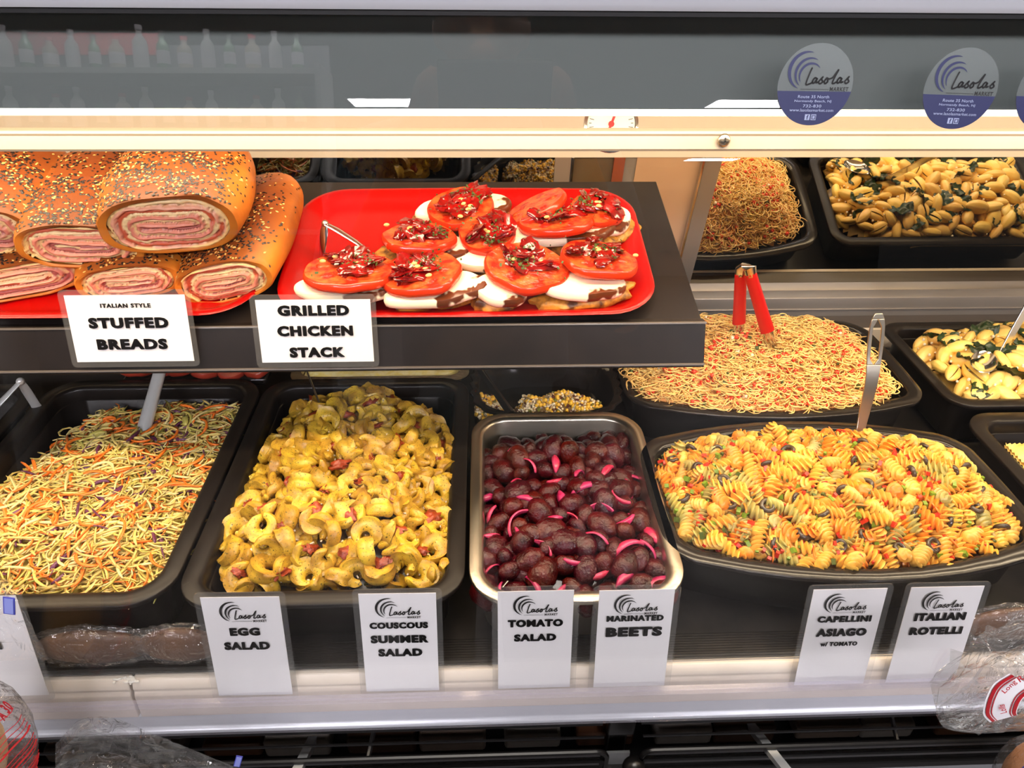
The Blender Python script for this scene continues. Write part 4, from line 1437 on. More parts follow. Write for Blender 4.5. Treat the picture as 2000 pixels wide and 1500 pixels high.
def stack(base, moz, tom, label, seed, rz, csz=(0.062, 0.042), msz=(0.042, 0.030), tsz=0.040, tilt=(0.0, 0.0), second=None):
    q = random.Random(seed)
    B = on_shelf(*base, 0.0045)
    root = empty('chicken_stack', B, (TIL, 0, 0), label, 'chicken stack', 'grilled chicken stacks on the red tray')
    inv = Matrix.Rotation(-TIL, 3, 'X')

    def loc(px, h):
        return inv @ (on_shelf(px[0], px[1], 0.0045+h)-B)+Vector((0, 0, h))*0
    mb = MB()
    mb.ball((0, -0.005, 0.0085), (csz[0], csz[1]+0.003, 0.0110), 30, 14, 0, None, lambda u: 1+0.24*noise.noise(Vector((u.x*2.2+seed, u.y*2.2, u.z)))+0.05*noise.noise(Vector((u.x*9+seed, u.y*9, u.z*6))))
    o = mb.build('chicken_breast', M_CHK, root); o.rotation_euler = (0, 0, rz)
    mb = MB(); disc(mb, msz[0], msz[1], 0.0115, seed, 0.16)
    o = mb.build('mozzarella_slice', M_MOZ, root, True, 60, loc(moz, 0.021)-Vector((0, 0, 0.004))); o.rotation_euler = (tilt[0]*0.6+0.05, tilt[1]*0.6, rz*0.6)
    tl = loc(tom, 0.033)

    def tomato(c, s, tl_, rzz):
        mb = MB(); disc(mb, s, s*0.94, 0.0115, seed+3, 0.10, 0, 1, ndish=0.06)
        for k in range(6):                             # the seed chambers read as sunken lobes
            a = k*PI/3+seed
            mb.ball((math.cos(a)*s*0.55, math.sin(a)*s*0.52, 0.0102), (s*0.20, s*0.13, 0.0022), 10, 6, 0, Matrix.Rotation(a, 3, 'Z'))
        o = mb.build('tomato_slice', [M_TOM, M_TOMRIM], root, True, 60, c-Vector((0, 0, 0.006)))
        o.rotation_euler = (tl_[0], tl_[1], rzz)
        return o
    T = tomato(tl, tsz, tilt, rz)
    if second:
        tomato(loc(second, 0.030), tsz*0.95, (tilt[0]-0.25, tilt[1]+0.1), rz+1)
    mb = MB()
    for k in range(13):
        a, d = q.random()*6.28, tsz*0.66*math.sqrt(q.random())
        cx, cy = math.cos(a)*d+tsz*0.05, math.sin(a)*d+tsz*0.10
        sx, sy = q.uniform(0.009, 0.019), q.uniform(0.006, 0.011)
        ro = Euler((q.gauss(0, 0.3), q.gauss(0, 0.3), q.random()*6.28)).to_matrix()
        sd = q.random()*50
        mb.ball((cx, cy, 0.0135+q.random()*0.003), (sx, sy, 0.0028), 14, 8, 0, ro, lambda u: 1+0.7*noise.noise(Vector((u.x*2.4+sd, u.y*2.4, u.z*2)))+0.15*noise.noise(Vector((u.x*6+sd, u.y*6, u.z*4))))
    for k in range(4):
        mb.ball((q.gauss(0, tsz*0.3), q.gauss(0, tsz*0.3), 0.018), (0.0035, 0.0024, 0.002), 8, 6, 1)
    mb.build('pepper_topping', [M_PEP, M_GAR], T)
    mb = MB()
    cx, cy = q.gauss(0, tsz*0.3), q.gauss(0, tsz*0.25)
    for k in range(60):
        s = q.uniform(0.0010, 0.0024)
        tight = 0.35 if k < 36 else 0.75
        mb.box((cx*(k < 36)+q.gauss(0, tsz*tight*0.5), cy*(k < 36)+q.gauss(0, tsz*tight*0.5), 0.0165+q.random()*0.005), (s*1.6, s, 0.0005), 0, Euler((q.gauss(0, .6), q.gauss(0, .6), q.random()*6)).to_matrix())
    o = mb.build('herb_garnish', M_HERB, T); o['kind'] = 'stuff'
    return root


stack((900, 432), (905, 412), (900, 407), 'chicken stack at the back middle with mozzarella peeking out both sides', 1, 0.2, (0.056, 0.036), (0.058, 0.024), 0.039, (R(3), R(-4)))
stack((1165, 445), (1165, 428), (1163, 414), 'chicken stack at the back right corner, its tomato half hidden', 2, 0.1, (0.050, 0.036), (0.040, 0.030), 0.033, (R(2), R(6)))
stack((1100, 478), (1098, 458), (1088, 436), 'double-tomato chicken stack with long mozzarella slices, before the back right one', 3, 0.15, (0.064, 0.036), (0.066, 0.026), 0.043, (R(-16), R(-2)), second=(1052, 408))
stack((822, 505), (850, 490), (817, 468), 'chicken stack left of centre with a broad tilted tomato slice', 4, 0.3, (0.050, 0.036), (0.042, 0.028), 0.042, (R(-12), R(6)))
stack((950, 505), (955, 495), (953, 460), 'chicken stack in the very middle with one upright red pepper strip', 5, -0.4, (0.052, 0.040), (0.046, 0.032), 0.0335, (R(6), R(-4)))
stack((690, 562), (676, 568), (680, 533), 'chicken stack at the front left, next to the small tongs', 6, 0.05, (0.050, 0.030), (0.050, 0.022), 0.0485, (R(-14), R(2)))
stack((862, 578), (846, 570), (824, 536), 'second chicken stack of the front row, wide mozzarella drizzled brown', 7, 0.25, (0.058, 0.020), (0.057, 0.026), 0.044, (R(-8), R(-4)))
stack((966, 584), (980, 570), (1028, 525), 'chicken stack at the front with a round mozzarella slice beside its tomato', 8, 0.1, (0.030, 0.024), (0.029, 0.023), 0.045, (R(0), R(6)))
stack((1136, 582), (1136, 562), (1166, 509), 'chicken stack at the front right corner of the red tray', 9, 0.22, (0.056, 0.020), (0.046, 0.023), 0.045, (R(-10), R(10)))

# small tongs lying on the tray
A0 = on_shelf(635, 437, 0.045)
tg = empty('small_tongs', on_shelf(660, 500, 0.01), None, 'small steel tongs standing in the empty corner of the red tray', 'tongs')
NT = -tg.location
for px in ((629, 500), (722, 492)):
    e_ = on_shelf(px[0], px[1], 0.012)
    mb = MB(); mb.tube([A0, A0+(e_-A0)*0.3+Vector((0, 0, 0.002)), A0+(e_-A0)*0.7+Vector((0, 0, 0.002)), e_], [0.0045, 0.0065, 0.0060, 0.0040], 8, 0, 0.35)
    mb.build('arm', M_CHROME, tg, loc=NT)
mb = MB(); mb.ball(A0, 0.0042, 10, 8)
mb.build('pivot', M_STEEL, tg, loc=NT)

# ================================================================== UTENSILS IN THE PANS
def ut(name, px, z, label, cat):
    e = empty(name, at_z(px[0], px[1], z), None, label, cat)
    return e, -e.location


# ladle in the coleslaw
e, NU = ut('slaw_ladle', (278, 850), 0.93, 'steel ladle with a wide straight handle sunk in the coleslaw', 'ladle')
p0 = at_z(276, 858, 0.935); p1 = at_y(322, 690, p0.y+0.115)
mb = MB(); mb.tube([p0-(p1-p0)*0.25, p0+(p1-p0)*0.1, p0+(p1-p0)*0.5, p1, p1+(p1-p0)*0.2], [0.0100, 0.0092, 0.0082, 0.0080, 0.0080], 12, 0, 0.75)
mb.build('handle', mat('satin_steel', srgb(226, 226, 224), 0.28, metal=0.45), e, loc=NU)
mb = MB(); mb.ball(p0-(p1-p0)*0.3, (0.028, 0.028, 0.016), 16, 8)
mb.build('bowl', M_STEEL, e, loc=NU)
# thin fork handle in the tortellini
e, NU = ut('thin_skewer_fork', (648, 845), 0.95, 'thin steel rod handle standing in the tortellini', 'fork')
p0 = at_z(648, 850, 0.952); p1 = at_y(596, 716, p0.y+0.085)
mb = MB(); mb.tube([p0-(p1-p0)*0.25, p0, p0+(p1-p0)*0.5, p1, p1+(p1-p0)*0.15], 0.0013, 8)
mb.build('rod', M_STEEL, e, loc=NU)
mb = MB(); mb.tube([p0-(p1-p0)*0.25, p0-(p1-p0)*0.45], 0.004, 8, 0, 0.4)
mb.build('tines', M_STEEL, e, loc=NU)
# black spoon across the couscous
e, NU = ut('black_spoon', (985, 790), 0.935, 'black plastic spoon lying across the couscous tray', 'spoon')
p0, p1 = at_z(997, 806, 0.938), at_z(938, 722, 0.962)
mb = MB(); mb.tube([p0, p0+(p1-p0)*0.5, p1, p1+(p1-p0)*0.3], [0.0065, 0.0055, 0.005, 0.006], 8, 0, 0.45)
mb.build('handle', M_BLACKGLOSS, e, loc=NU)
mb = MB(); mb.ball(p0+(p0-p1)*0.12-Vector((0, 0, 0.006)), (0.012, 0.017, 0.005), 14, 8)
mb.build('bowl', M_BLACKGLOSS, e, loc=NU)
# red handled tongs in the capellini
e, NU = ut('red_handled_tongs', (1500, 690), 0.96, 'steel tongs with two red grip arms standing in the capellini', 'tongs')
b0, b1 = at_z(1442, 668, 0.972), at_z(1512, 690, 0.972)
yt = (b0.y+b1.y)/2-0.006
t0, t1 = at_y(1447, 530, yt+0.012), at_y(1464, 530, yt-0.004)
for bb, tt in ((b0, t0), (b1, t1)):
    mid = bb+(tt-bb)*0.28
    mb = MB(); mb.tube([bb-(tt-bb)*0.3, bb, mid+(tt-bb)*0.02], [0.004, 0.0066, 0.0078], 10, 0, 0.45, True, (0, 1, 0.3))
    ar = mb.build('arm', M_CHROME, e, loc=NU)
    mb = MB(); mb.tube([mid, bb+(tt-bb)*0.6, tt-(tt-bb)*0.03], [0.0094, 0.0086, 0.0080], 12, 0, 0.5, True, (0, 1, 0.3))
    mb.build('red_grip', mat('red_grip', srgb(196, 22, 20), 0.28), ar)
mb = MB(); mb.tube([t0-(t0-b0)*0.06, t0+Vector((0, 0, 0.004)), (t0+t1)/2+Vector((0, 0, 0.0075)), t1+Vector((0, 0, 0.004)), t1-(t1-b1)*0.06], [0.0074, 0.0085, 0.0088, 0.0085, 0.0074], 12, 0, 0.55, True, (0, 1, 0.3))
mb.build('spring_bend', M_CHROME, e, loc=NU)


def slotted_handle(mb, P, W, th, slot=None, mi=0):
    """flat bar through the points P with widths W; slot=(i0,i1,width) leaves an oblong eye"""
    n_ = len(P)
    rows = []
    for i in range(n_):
        t = (P[min(i+1, n_-1)]-P[max(i-1, 0)]).normalized()
        s1 = t.cross(Vector((0, 1, 0.35)).normalized()).normalized()
        s2 = s1.cross(t)
        rows.append((P[i], s1, s2))

    def strip(a, b, i0, i1):
        ls = []
        for i in range(i0, i1+1):
            p, s1, s2 = rows[i]
            ls.append([tuple(p+s1*a(i)+s2*th), tuple(p+s1*b(i)+s2*th), tuple(p+s1*b(i)-s2*th), tuple(p+s1*a(i)-s2*th)])
        mb.loops(ls, mi)
    if not slot:
        strip(lambda i: -W[i], lambda i: W[i], 0, n_-1)
        return
    i0, i1, sw = slot
    f = lambda i: sw*math.sqrt(max(0, 1-((i-(i0+i1)/2)/((i1-i0)/2))**6))
    strip(lambda i: -W[i], lambda i: W[i], 0, i0)
    strip(lambda i: -W[i], lambda i: -f(i), i0, i1)
    strip(lambda i: f(i), lambda i: W[i], i0, i1)
    strip(lambda i: -W[i], lambda i: W[i], i1, n_-1)


def utensil_handle(pxs, y0, dy, W, slot, name, M, parent, NU):
    P = [at_y(px, py, y0+dy*i/(len(pxs)-1)) for i, (px, py) in enumerate(pxs)]
    P = [Vector(p) for p in smooth_pts([tuple(p) for p in P], 5)]
    n_ = len(P)
    Ws = [W[0]+(W[1]-W[0])*i/(n_-1) for i in range(n_)]
    for k in range(5):
        Ws[n_-1-k] *= math.sqrt(max(0.06, 1-((4-k)/4.4)**2))
    mb = MB(); slotted_handle(mb, P, Ws, 0.0011, (int(n_*slot[0]), int(n_*slot[1]), slot[2]) if slot else None)
    o = bevel(mb.build(name, M, parent, True, 40, NU), 0.0006)
    return o


e, NU = ut('slotted_handle_spoon', (1682, 835), 0.965, 'steel serving spoon with a long eye in its handle standing in the rotelli', 'serving spoon')
yb = at_z(1682, 840, 0.968).y
utensil_handle([(1676, 860), (1686, 815), (1702, 745), (1708, 690), (1716, 612)], yb, 0.055, (0.0056, 0.0105), (0.66, 0.95, 0.0050), 'handle', M_STEEL, e, NU)
mb = MB(); mb.ball(at_z(1674, 862, 0.955)-Vector((0, 0, 0.012)), (0.018, 0.026, 0.006), 14, 8)
mb.build('bowl', M_STEEL, e, loc=NU)
e, NU = ut('steel_serving_spoon', (1920, 730), 0.968, 'steel serving spoon resting in the pasta shells', 'serving spoon')
yb = at_z(1955, 690, 0.972).y
utensil_handle([(1945, 705), (1965, 672), (1995, 620), (2030, 560), (2050, 530)], yb, 0.05, (0.0052, 0.0085), None, 'handle', M_CHROME, e, NU)
mb = MB()
c = at_z(1922, 706, 0.972)
Rm = Matrix.Rotation(R(-38), 3, 'Z') @ Matrix.Rotation(R(10), 3, 'X')
ls = []
for f, z in ((0.02, -0.0085), (0.5, -0.0070), (0.85, -0.0030), (1.0, 0.0), (0.95, 0.0006), (0.8, -0.0024), (0.45, -0.0060), (0.02, -0.0074)):
    ls.append([tuple(c+Rm @ Vector((0.0165*f*math.cos(2*PI*k/24), 0.026*f*math.sin(2*PI*k/24), z))) for k in range(24)])
mb.loops(ls)
mb.build('bowl', M_CHROME, e, loc=NU)
# tongs in the left pan
e, NU = ut('steel_tongs', (40, 800), 0.95, 'pair of steel tongs standing in the empty pan at the left edge', 'tongs')
t_ = at_y(40, 745, 0.76)
for px, zz in (((-60, 850), 0.95), ((77, 803), 0.935)):
    b_ = at_z(px[0], px[1], zz)
    mb = MB(); mb.tube([t_, t_+(b_-t_)*0.3, t_+(b_-t_)*0.75, b_], [0.0042, 0.0055, 0.0055, 0.0068], 8, 0, 0.4)
    mb.build('arm', MATS['satin_steel'], e, loc=NU)
mb = MB(); mb.ball(t_, 0.005, 10, 8)
mb.build('pivot', MATS['satin_steel'], e, loc=NU)
# crumpled film lining that pan
r = random.Random(61)
mb = MB()
nx, ny = 26, 30
x0, x1, y0, y1 = -0.885, -0.618, 0.47, 0.82
mb.add([(x0+(x1-x0)*i/nx, y0+(y1-y0)*j/ny, 0.902+0.034*max(abs(2*i/nx-1), abs(2*j/ny-1))**5+0.006*noise.noise(Vector((i*0.45, j*0.45, 2)))+0.004*noise.noise(Vector((i*1.1, j*1.1, 5)))) for j in range(ny+1) for i in range(nx+1)],
       [(j*(nx+1)+i, j*(nx+1)+i+1, (j+1)*(nx+1)+i+1, (j+1)*(nx+1)+i) for j in range(ny) for i in range(nx)])
o = mb.build('plastic_film', M_BAG, None, True, None)
tag(o, 'crumpled clear film lining the nearly empty pan at the left edge', 'plastic film')
# strip of salami slices and of egg salad behind the pans, under the shelf
mb = MB(); mb.box((-0.41, 0.895, 0.93), (0.20, 0.09, 0.012)); bevel(tag(mb.build('cutting_board', M_BLACKGLOSS), 'flat black tray carrying tomato wedges behind the coleslaw pan', 'tray'), 0.004)
r = random.Random(71)
for i in range(6):
    x = -0.495+0.034*i
    mb = MB(); disc(mb, 0.026, 0.020, 0.010, i*2.3, 0.15, 0, 1)
    o = mb.build('tomato_wedge', [mat('pale_tomato', srgb(176, 92, 66), 0.3, col2=srgb(150, 60, 54), nscale=60), mat('pale_tomato_skin', srgb(150, 52, 36), 0.3)], None, True, 60, (x, 0.872+r.uniform(-0.004, 0.004), 0.9365+0.0006*i))
    o.rotation_euler = (R(-10), R(r.uniform(-4, 12)), r.random()*6)
    tag(o, 'tomato slice in the row peeking out between the coleslaw pan and the shelf', 'tomato', 'tomato slices behind the coleslaw')
mb = MB()
mb.loops([rrect(-0.15, 0.90, 0.118+d, 0.055+d, 0.02, 0.868+z, 5) for d, z in ((-0.02, 0.0), (0, 0.066), (0.008, 0.068), (0.008, 0.0705), (-0.004, 0.0705), (-0.024, 0.006))])
o = tag(mb.build('foil_pan', mat('foil', srgb(200, 196, 188), 0.25, metal=1.0, bump=0.5, bscale=160)), 'shallow foil pan with pale egg salad behind the tortellini', 'foil pan')
mb = MB()
nx, ny = 24, 10
mb.add([(-0.26+0.22*i/nx, 0.85+0.10*j/ny, 0.930+0.008*noise.noise(Vector((i*0.6, j*0.6, 1)))) for j in range(ny+1) for i in range(nx+1)], [(j*(nx+1)+i, j*(nx+1)+i+1, (j+1)*(nx+1)+i+1, (j+1)*(nx+1)+i) for j in range(ny) for i in range(nx)])
o = tag(mb.build('egg_salad', mat('egg_salad', srgb(240, 216, 120), 0.4, col2=srgb(246, 230, 170), nscale=120, bump=0.5, bscale=200), None), 'pale yellow egg salad in the foil pan under the shelf', 'egg salad', kind='stuff')
# ravioli corner in the right edge pan
mb = MB()
c = Vector((0.677, 0.662, 0.935))
nx = 14
vv = [(c.x-0.022+0.044*i/nx, c.y-0.022+0.044*j/nx, 0.934+0.010*max(0, 1-((i/nx-.5)**2+(j/nx-.5)**2)*4.4)+(0.0012*math.cos(i*PI) if j in (0, nx) else 0)+(0.0012*math.cos(j*PI) if i in (0, nx) else 0)) for j in range(nx+1) for i in range(nx+1)]
nv_ = len(vv)
ff = [(j*(nx+1)+i, j*(nx+1)+i+1, (j+1)*(nx+1)+i+1, (j+1)*(nx+1)+i) for j in range(nx) for i in range(nx)]
mb.add(vv+[(x, y, z-0.004) for x, y, z in vv], ff+[tuple(q+nv_ for q in f[::-1]) for f in ff])
o = tag(mb.build('ravioli', M_S), 'single pale ravioli with a frilled edge in the right edge pan', 'pasta')
mb = MB()
for k in range(9):
    mb.ball((c.x+0.03*(k % 3)+0.012, c.y-0.02-0.035*(k//3), 0.905), (0.022, 0.022, 0.012), 12, 6)
tag(mb.build('ravioli_pile', mat('ravioli_filling', srgb(236, 196, 110), 0.4)), 'rest of the ravioli lying low in the right edge pan', 'pasta', kind='stuff')

# ================================================================== LOAVES IN PLACE OF GLASS REFLECTIONS, BREAD BAGS, RACKS
M_LOAF = mat('loaf_brown', srgb(104, 64, 28), 0.45, col2=srgb(72, 42, 20), nscale=20)


def crumple(mb, c, rad, seg, rings, amp, freq, seed, mi=0, rot=None, pinch=None):
    def fn(u):
        f = 1+amp*noise.noise(Vector((u.x*freq+seed, u.y*freq, u.z*freq)))+amp*0.7*abs(noise.noise(Vector((u.x*freq*2.3+seed, u.y*freq*2.3, u.z*freq*2.3))))
        return f
    mb.ball(c, rad, seg, rings, mi, rot, fn)


# bag with red print at the left edge
bg = empty('bread_bag', at_y(0, 1500, 0.33), None, 'printed clear bread bag with red stripes at the left edge', 'bread bag', 'bread bags before the case')
NB = -bg.location
c0 = at_y(-42, 1470, 0.335)
mb = MB(); crumple(mb, c0, (0.040, 0.040, 0.085), 40, 40, 0.08, 2.2, 3, 0, Matrix.Rotation(R(14), 3, 'Y'))
film = mb.build('film', M_BAG, bg, loc=NB)
mb = MB()
Rm = Matrix.Rotation(R(14), 3, 'Y')
for k in range(26):
    z = -0.9+1.62*k/25
    pts_ = []
    for j in range(15):
        a = R(-95+110*j/14)
        zz = z+0.10*math.sin(j*0.8)*0.3
        rr = math.sqrt(max(0.02, 1-zz*zz))*1.045
        pts_.append(c0+Rm @ Vector((0.040*rr*math.cos(a), 0.040*rr*math.sin(a), 0.085*zz)))
    if k % 5 != 4:
        mb.tube(pts_, 0.00035 if k % 4 else 0.0008, 5)
mb.build('red_print', M_REDINK, bg, loc=NB)
mb = MB(); put_text(mb, 'A 30', 0, 0, 0.020, 0.009, 0, 0, 0.04)
o = mb.build('lettering', M_REDINK, bg, False, None, at_y(8, 1388, 0.296)+NB)
o.rotation_euler = (R(70), R(-52), 0)
mb = MB(); crumple(mb, c0+Vector((-0.012, 0.004, -0.005)), (0.026, 0.026, 0.062), 24, 20, 0.05, 2, 8, 0, Matrix.Rotation(R(14), 3, 'Y'))
mb.build('bread_roll', mat('pale_roll', srgb(226, 184, 130), 0.5), bg, loc=NB)
# its neck flap with the blue tag above, lying on the glass before the left card
c1 = at_y(-8, 1215, 0.385)
mb = MB()
nx, ny = 12, 14
mb.add([(c1.x-0.02+0.045*i/nx*(1-0.25*j/ny), c1.y+0.004*noise.noise(Vector((i*0.6, j*0.6, 1)))+0.014*j/ny, c1.z-0.050+0.085*j/ny) for j in range(ny+1) for i in range(nx+1)],
       [(j*(nx+1)+i, j*(nx+1)+i+1, (j+1)*(nx+1)+i+1, (j+1)*(nx+1)+i) for j in range(ny) for i in range(nx)])
mb.build('neck_flap', M_BAG, bg, loc=NB)
mb = MB(); mb.box((0, 0, 0), (0.0085, 0.0008, 0.017), 0); mb.box((0, -0.0006, 0), (0.0065, 0.0004, 0.015), 1)
o = mb.build('blue_tag', [M_BLUEINK, mat('tag_blue_pale', srgb(128, 136, 200), 0.5)], bg, loc=at_y(18, 1183, 0.383)+NB)
o.rotation_euler = (R(-10), R(14), 0)
# clear empty bag at the bottom
bg = empty('bread_bag', at_y(300, 1500, 0.33), None, 'crumpled empty clear bag hanging before the lower wire rack', 'bread bag', 'bread bags before the case')
NB = -bg.location
mb = MB()
nx, ny = 40, 22
vs = []
for j in range(ny+1):
    for i in range(nx+1):
        u, v = i/nx, j/ny
        top = 1423+max(0, (u-0.45))*150-40*math.sin(PI*min(1, u*2.2))*0.6+(0.12-u)*(u < 0.12)*260
        p = at_y(108+370*u, top+(1570-top)*v, 0.345+0.016*noise.noise(Vector((u*5, v*4, 1)))+0.010*noise.noise(Vector((u*13, v*9, 3)))+0.012*abs(noise.noise(Vector((u*3+v*4, v-u, 7)))))
        vs.append(p)
mb.add(vs, [(j*(nx+1)+i, j*(nx+1)+i+1, (j+1)*(nx+1)+i+1, (j+1)*(nx+1)+i) for j in range(ny) for i in range(nx)])
film = mb.build('film', M_BAG, bg, loc=NB)
mb = MB(); mb.box((0, 0, 0), (0.0055, 0.0008, 0.011), 0); mb.box((0, -0.0006, 0), (0.0042, 0.0004, 0.0095), 1)
o = mb.build('blue_tag', [M_BLUEINK, MATS['tag_blue_pale']], bg, loc=at_y(465, 1487, 0.335)+NB)
o.rotation_euler = (R(-20), R(20), 0)
# bag with red and white band at the right
bg = empty('bread_bag', at_y(1950, 1440, 0.33), None, 'clear bread bag with a red-striped white Long Rolls band at the right edge', 'bread bag', 'bread bags before the case')
NB = -bg.location
c2 = at_y(1975, 1345, 0.345)
mb = MB()
nx, ny = 40, 24
vs = []
YB2 = 0.338
OUT = [(1832, 1382), (1842, 1420), (1900, 1432), (1960, 1430), (2060, 1420), (2150, 1380), (2150, 1200), (2060, 1215), (1985, 1265), (1930, 1285), (1895, 1330)]
cc = (1985, 1345)
no = 64
O2 = smooth_pts(OUT+[OUT[0]], 6)[:-1]
ls = []
for f in (1.0, 0.93, 0.8, 0.6, 0.4, 0.2, 0.02):
    ls.append([tuple(at_y(cc[0]+(x-cc[0])*f, cc[1]+(y-cc[1])*f, YB2-0.030*math.sqrt(1-f*f)+0.007*noise.noise(Vector((x*0.03*f, y*0.03, f*2)))+0.005*noise.noise(Vector((x*0.08, y*0.08*f, 4))))) for x, y in O2])
mb.loops(ls, close0=False)
ls = [[tuple(Vector(p)+Vector((0, 2*(YB2-p[1])*0.6+0.002, 0))) for p in l] for l in ls]
mb.loops(ls, close0=False)
mb.build('film', M_BAG, bg, loc=NB)
# band: white strip with red rules, following an arc over the bag
OC, IC = [(1976, 1318), (1942, 1342), (1925, 1390), (1938, 1410)], [(2020, 1342), (1992, 1362), (1980, 1388), (1982, 1398)]


def bandpt(t, s, lift):
    o_, i_ = smooth_pts(OC, 8), smooth_pts(IC, 8)
    k = t*(len(o_)-1)
    a = int(min(len(o_)-2, k)); f = k-a
    P_ = [o_[a][j]+(o_[a+1][j]-o_[a][j])*f for j in (0, 1)]
    Q_ = [i_[a][j]+(i_[a+1][j]-i_[a][j])*f for j in (0, 1)]
    x, y = P_[0]+(Q_[0]-P_[0])*s, P_[1]+(Q_[1]-P_[1])*s
    return at_y(x, y, 0.300-lift+0.004*abs(t-0.5))


def bandstrip(mb, s0, s1, t0, t1, lift, mi=0, n=16):
    vs = []
    for i in range(n+1):
        t = t0+(t1-t0)*i/n
        vs += [bandpt(t, s0, lift), bandpt(t, s1, lift)]
    mb.add(vs, [(2*i, 2*i+1, 2*i+3, 2*i+2) for i in range(n)], mi)


mb = MB(); bandstrip(mb, -0.1, 1.12, 0.0, 1.0, 0)
band = mb.build('paper_band', M_PAPER, bg, loc=NB)
mb = MB()
bandstrip(mb, 0.0, 0.14, 0, 1, 0.0006); bandstrip(mb, 0.19, 0.23, 0, 1, 0.0006); bandstrip(mb, 0.86, 0.90, 0, 1, 0.0006); bandstrip(mb, 0.95, 1.09, 0, 1, 0.0006)
mb.build('red_rules', M_REDINK, band)
for s_, px, wd_, rz_ in (('Long', (1972, 1342), 0.0125, 62), ('Ro', (1998, 1322), 0.008, 52), ('Lolls', (1958, 1385), 0.010, 118)):
    mb = MB(); put_text(mb, s_, 0, 0, wd_, 0.0062 if s_ != 'Lolls' else 0.005, 0, 0, 0.015, 0.2)
    o = mb.build('lettering', M_REDINK, band, False, None, at_y(px[0], px[1], 0.2985))
    o.rotation_mode = 'QUATERNION'
    o.rotation_quaternion = (Matrix.Rotation(R(80), 3, 'X') @ Matrix.Rotation(R(rz_), 3, 'Z')).to_quaternion()
# second printed bag below it
bg = empty('bread_bag', at_y(1990, 1500, 0.33), None, 'printed bread bag standing in the lower right corner below the banded bag', 'bread bag', 'bread bags before the case')
NB = -bg.location
c3 = at_y(2025, 1520, 0.345)
mb = MB(); crumple(mb, c3, (0.034, 0.034, 0.060), 30, 26, 0.06, 2.4, 6)
mb.build('film', M_BAG, bg, loc=NB)
mb = MB(); crumple(mb, c3+Vector((0.004, 0.003, -0.004)), (0.027, 0.027, 0.050), 24, 20, 0.04, 2, 2)
mb.build('bread_roll', mat('brown_roll', srgb(206, 140, 84), 0.5), bg, loc=NB)
mb = MB()
for k in range(9):
    mb.tube([c3+Vector((0.0345*math.cos(R(-170+6*k))*math.sqrt(max(.05, 1-z*z))*1.05, 0.0345*math.sin(R(-170+6*k))*math.sqrt(max(.05, 1-z*z))*1.05, 0.060*z)) for z in np.linspace(-0.5, 0.72, 9)], 0.0005 if k % 3 else 0.0009, 5, 0 if k % 4 else 1)
mb.build('print', [M_REDINK, M_BLUEINK], bg, loc=NB)

mb = MB(); mb.box((0.1, 0.310, 0.788), (CX1-CX0, 0.084, 0.008))
for x in (-0.9, -0.2, 0.3, 1.1):
    mb.prism([(0.350, 0.780), (0.350, 0.786), (0.475, 0.700), (0.475, 0.690)], x-0.005, x+0.005)
mb.build('bag_ledge', M_BUMPER, case, loc=NL)

# wrapped loaves built on the deck to stand in for reflections in the glass
for i, (px, rx, lab) in enumerate(((170, 0.055, 'brown wrapped loaf standing in for a glass reflection beside the ledge joint'), (345, 0.040, 'smaller wrapped loaf standing in for a glass reflection behind the EGG SALAD card'), (1975, 0.060, 'wrapped loaf standing in for a glass reflection at the right edge'))):
    p = at_y(px, 1262, 0.4445)
    e = empty('loaf_reflection', (p.x, 0.4505, 0.8645), None, lab, 'loaf reflection', 'loaf reflections on the deck')
    mb = MB(); mb.ball((0, 0, 0.024), (rx, 0.010, 0.023), 24, 12)
    mb.build('loaf', M_LOAF, e)
    mb = MB(); crumple(mb, (0, -0.001, 0.026), (rx*1.12, 0.0125, 0.027), 56, 26, 0.15, 5.0, i*3+1)
    mb.build('film', M_BAG, e)

# wire racks under the bumper
def rack(x0, x1, label):
    e = empty('wire_rack', ((x0+x1)/2, 0.43, 0.70), None, label, 'wire rack', 'black wire racks under the bumper')
    NW = -e.location
    zt_, zb_ = 0.752, 0.722
    mb = MB()
    pts = []
    y0_ = 0.405
    for sx, xx in ((-1, x0), (1, x1)):
        pts_ = []
        for k in range(7):
            a = R(15*k)
            pts_.append((xx+sx*(-0.012+0.012*math.sin(a)), y0_, zt_-0.012+0.012*math.cos(a)))
        pts += pts_[::-1] if sx < 0 else pts_
    pts = [(x0, y0_, zb_-0.05)]+pts+[(x1, y0_, zb_-0.05)]
    mb.tube(pts, 0.0030, 8)
    mb.build('front_frame', M_WIRE, e, loc=NW)
    for k, (y, z, rr) in enumerate(((0.418, 0.757, 0.0016), (0.432, 0.760, 0.0030), (0.446, 0.763, 0.0015), (0.460, 0.766, 0.0022), (0.405, 0.7335, 0.0022), (0.404, 0.716, 0.0022))):
        mb = MB(); mb.tube([(x0+0.002, y, z), (x1-0.002, y, z)], rr, 6)
        mb.build('bar', M_WIRE, e, loc=NW)
    for x in (x0+(x1-x0)*0.33, x0+(x1-x0)*0.66):
        mb = MB(); mb.tube([(x, 0.405, 0.750), (x+0.004, 0.432, 0.757), (x+0.006, 0.462, 0.764)], 0.0026, 6)
        mb.build('cross_bar', M_WIRE, e, loc=NW)
    mb = MB(); mb.box(((x0+x1)/2, 0.409, 0.7415), (x1-x0-0.012, 0.002, 0.010)); mb.box(((x0+x1)/2, 0.409, 0.7250), (x1-x0-0.012, 0.002, 0.011))
    mb.build('price_strip', mat('price_strip_grey', srgb(176, 174, 176), 0.35), e, loc=NW)


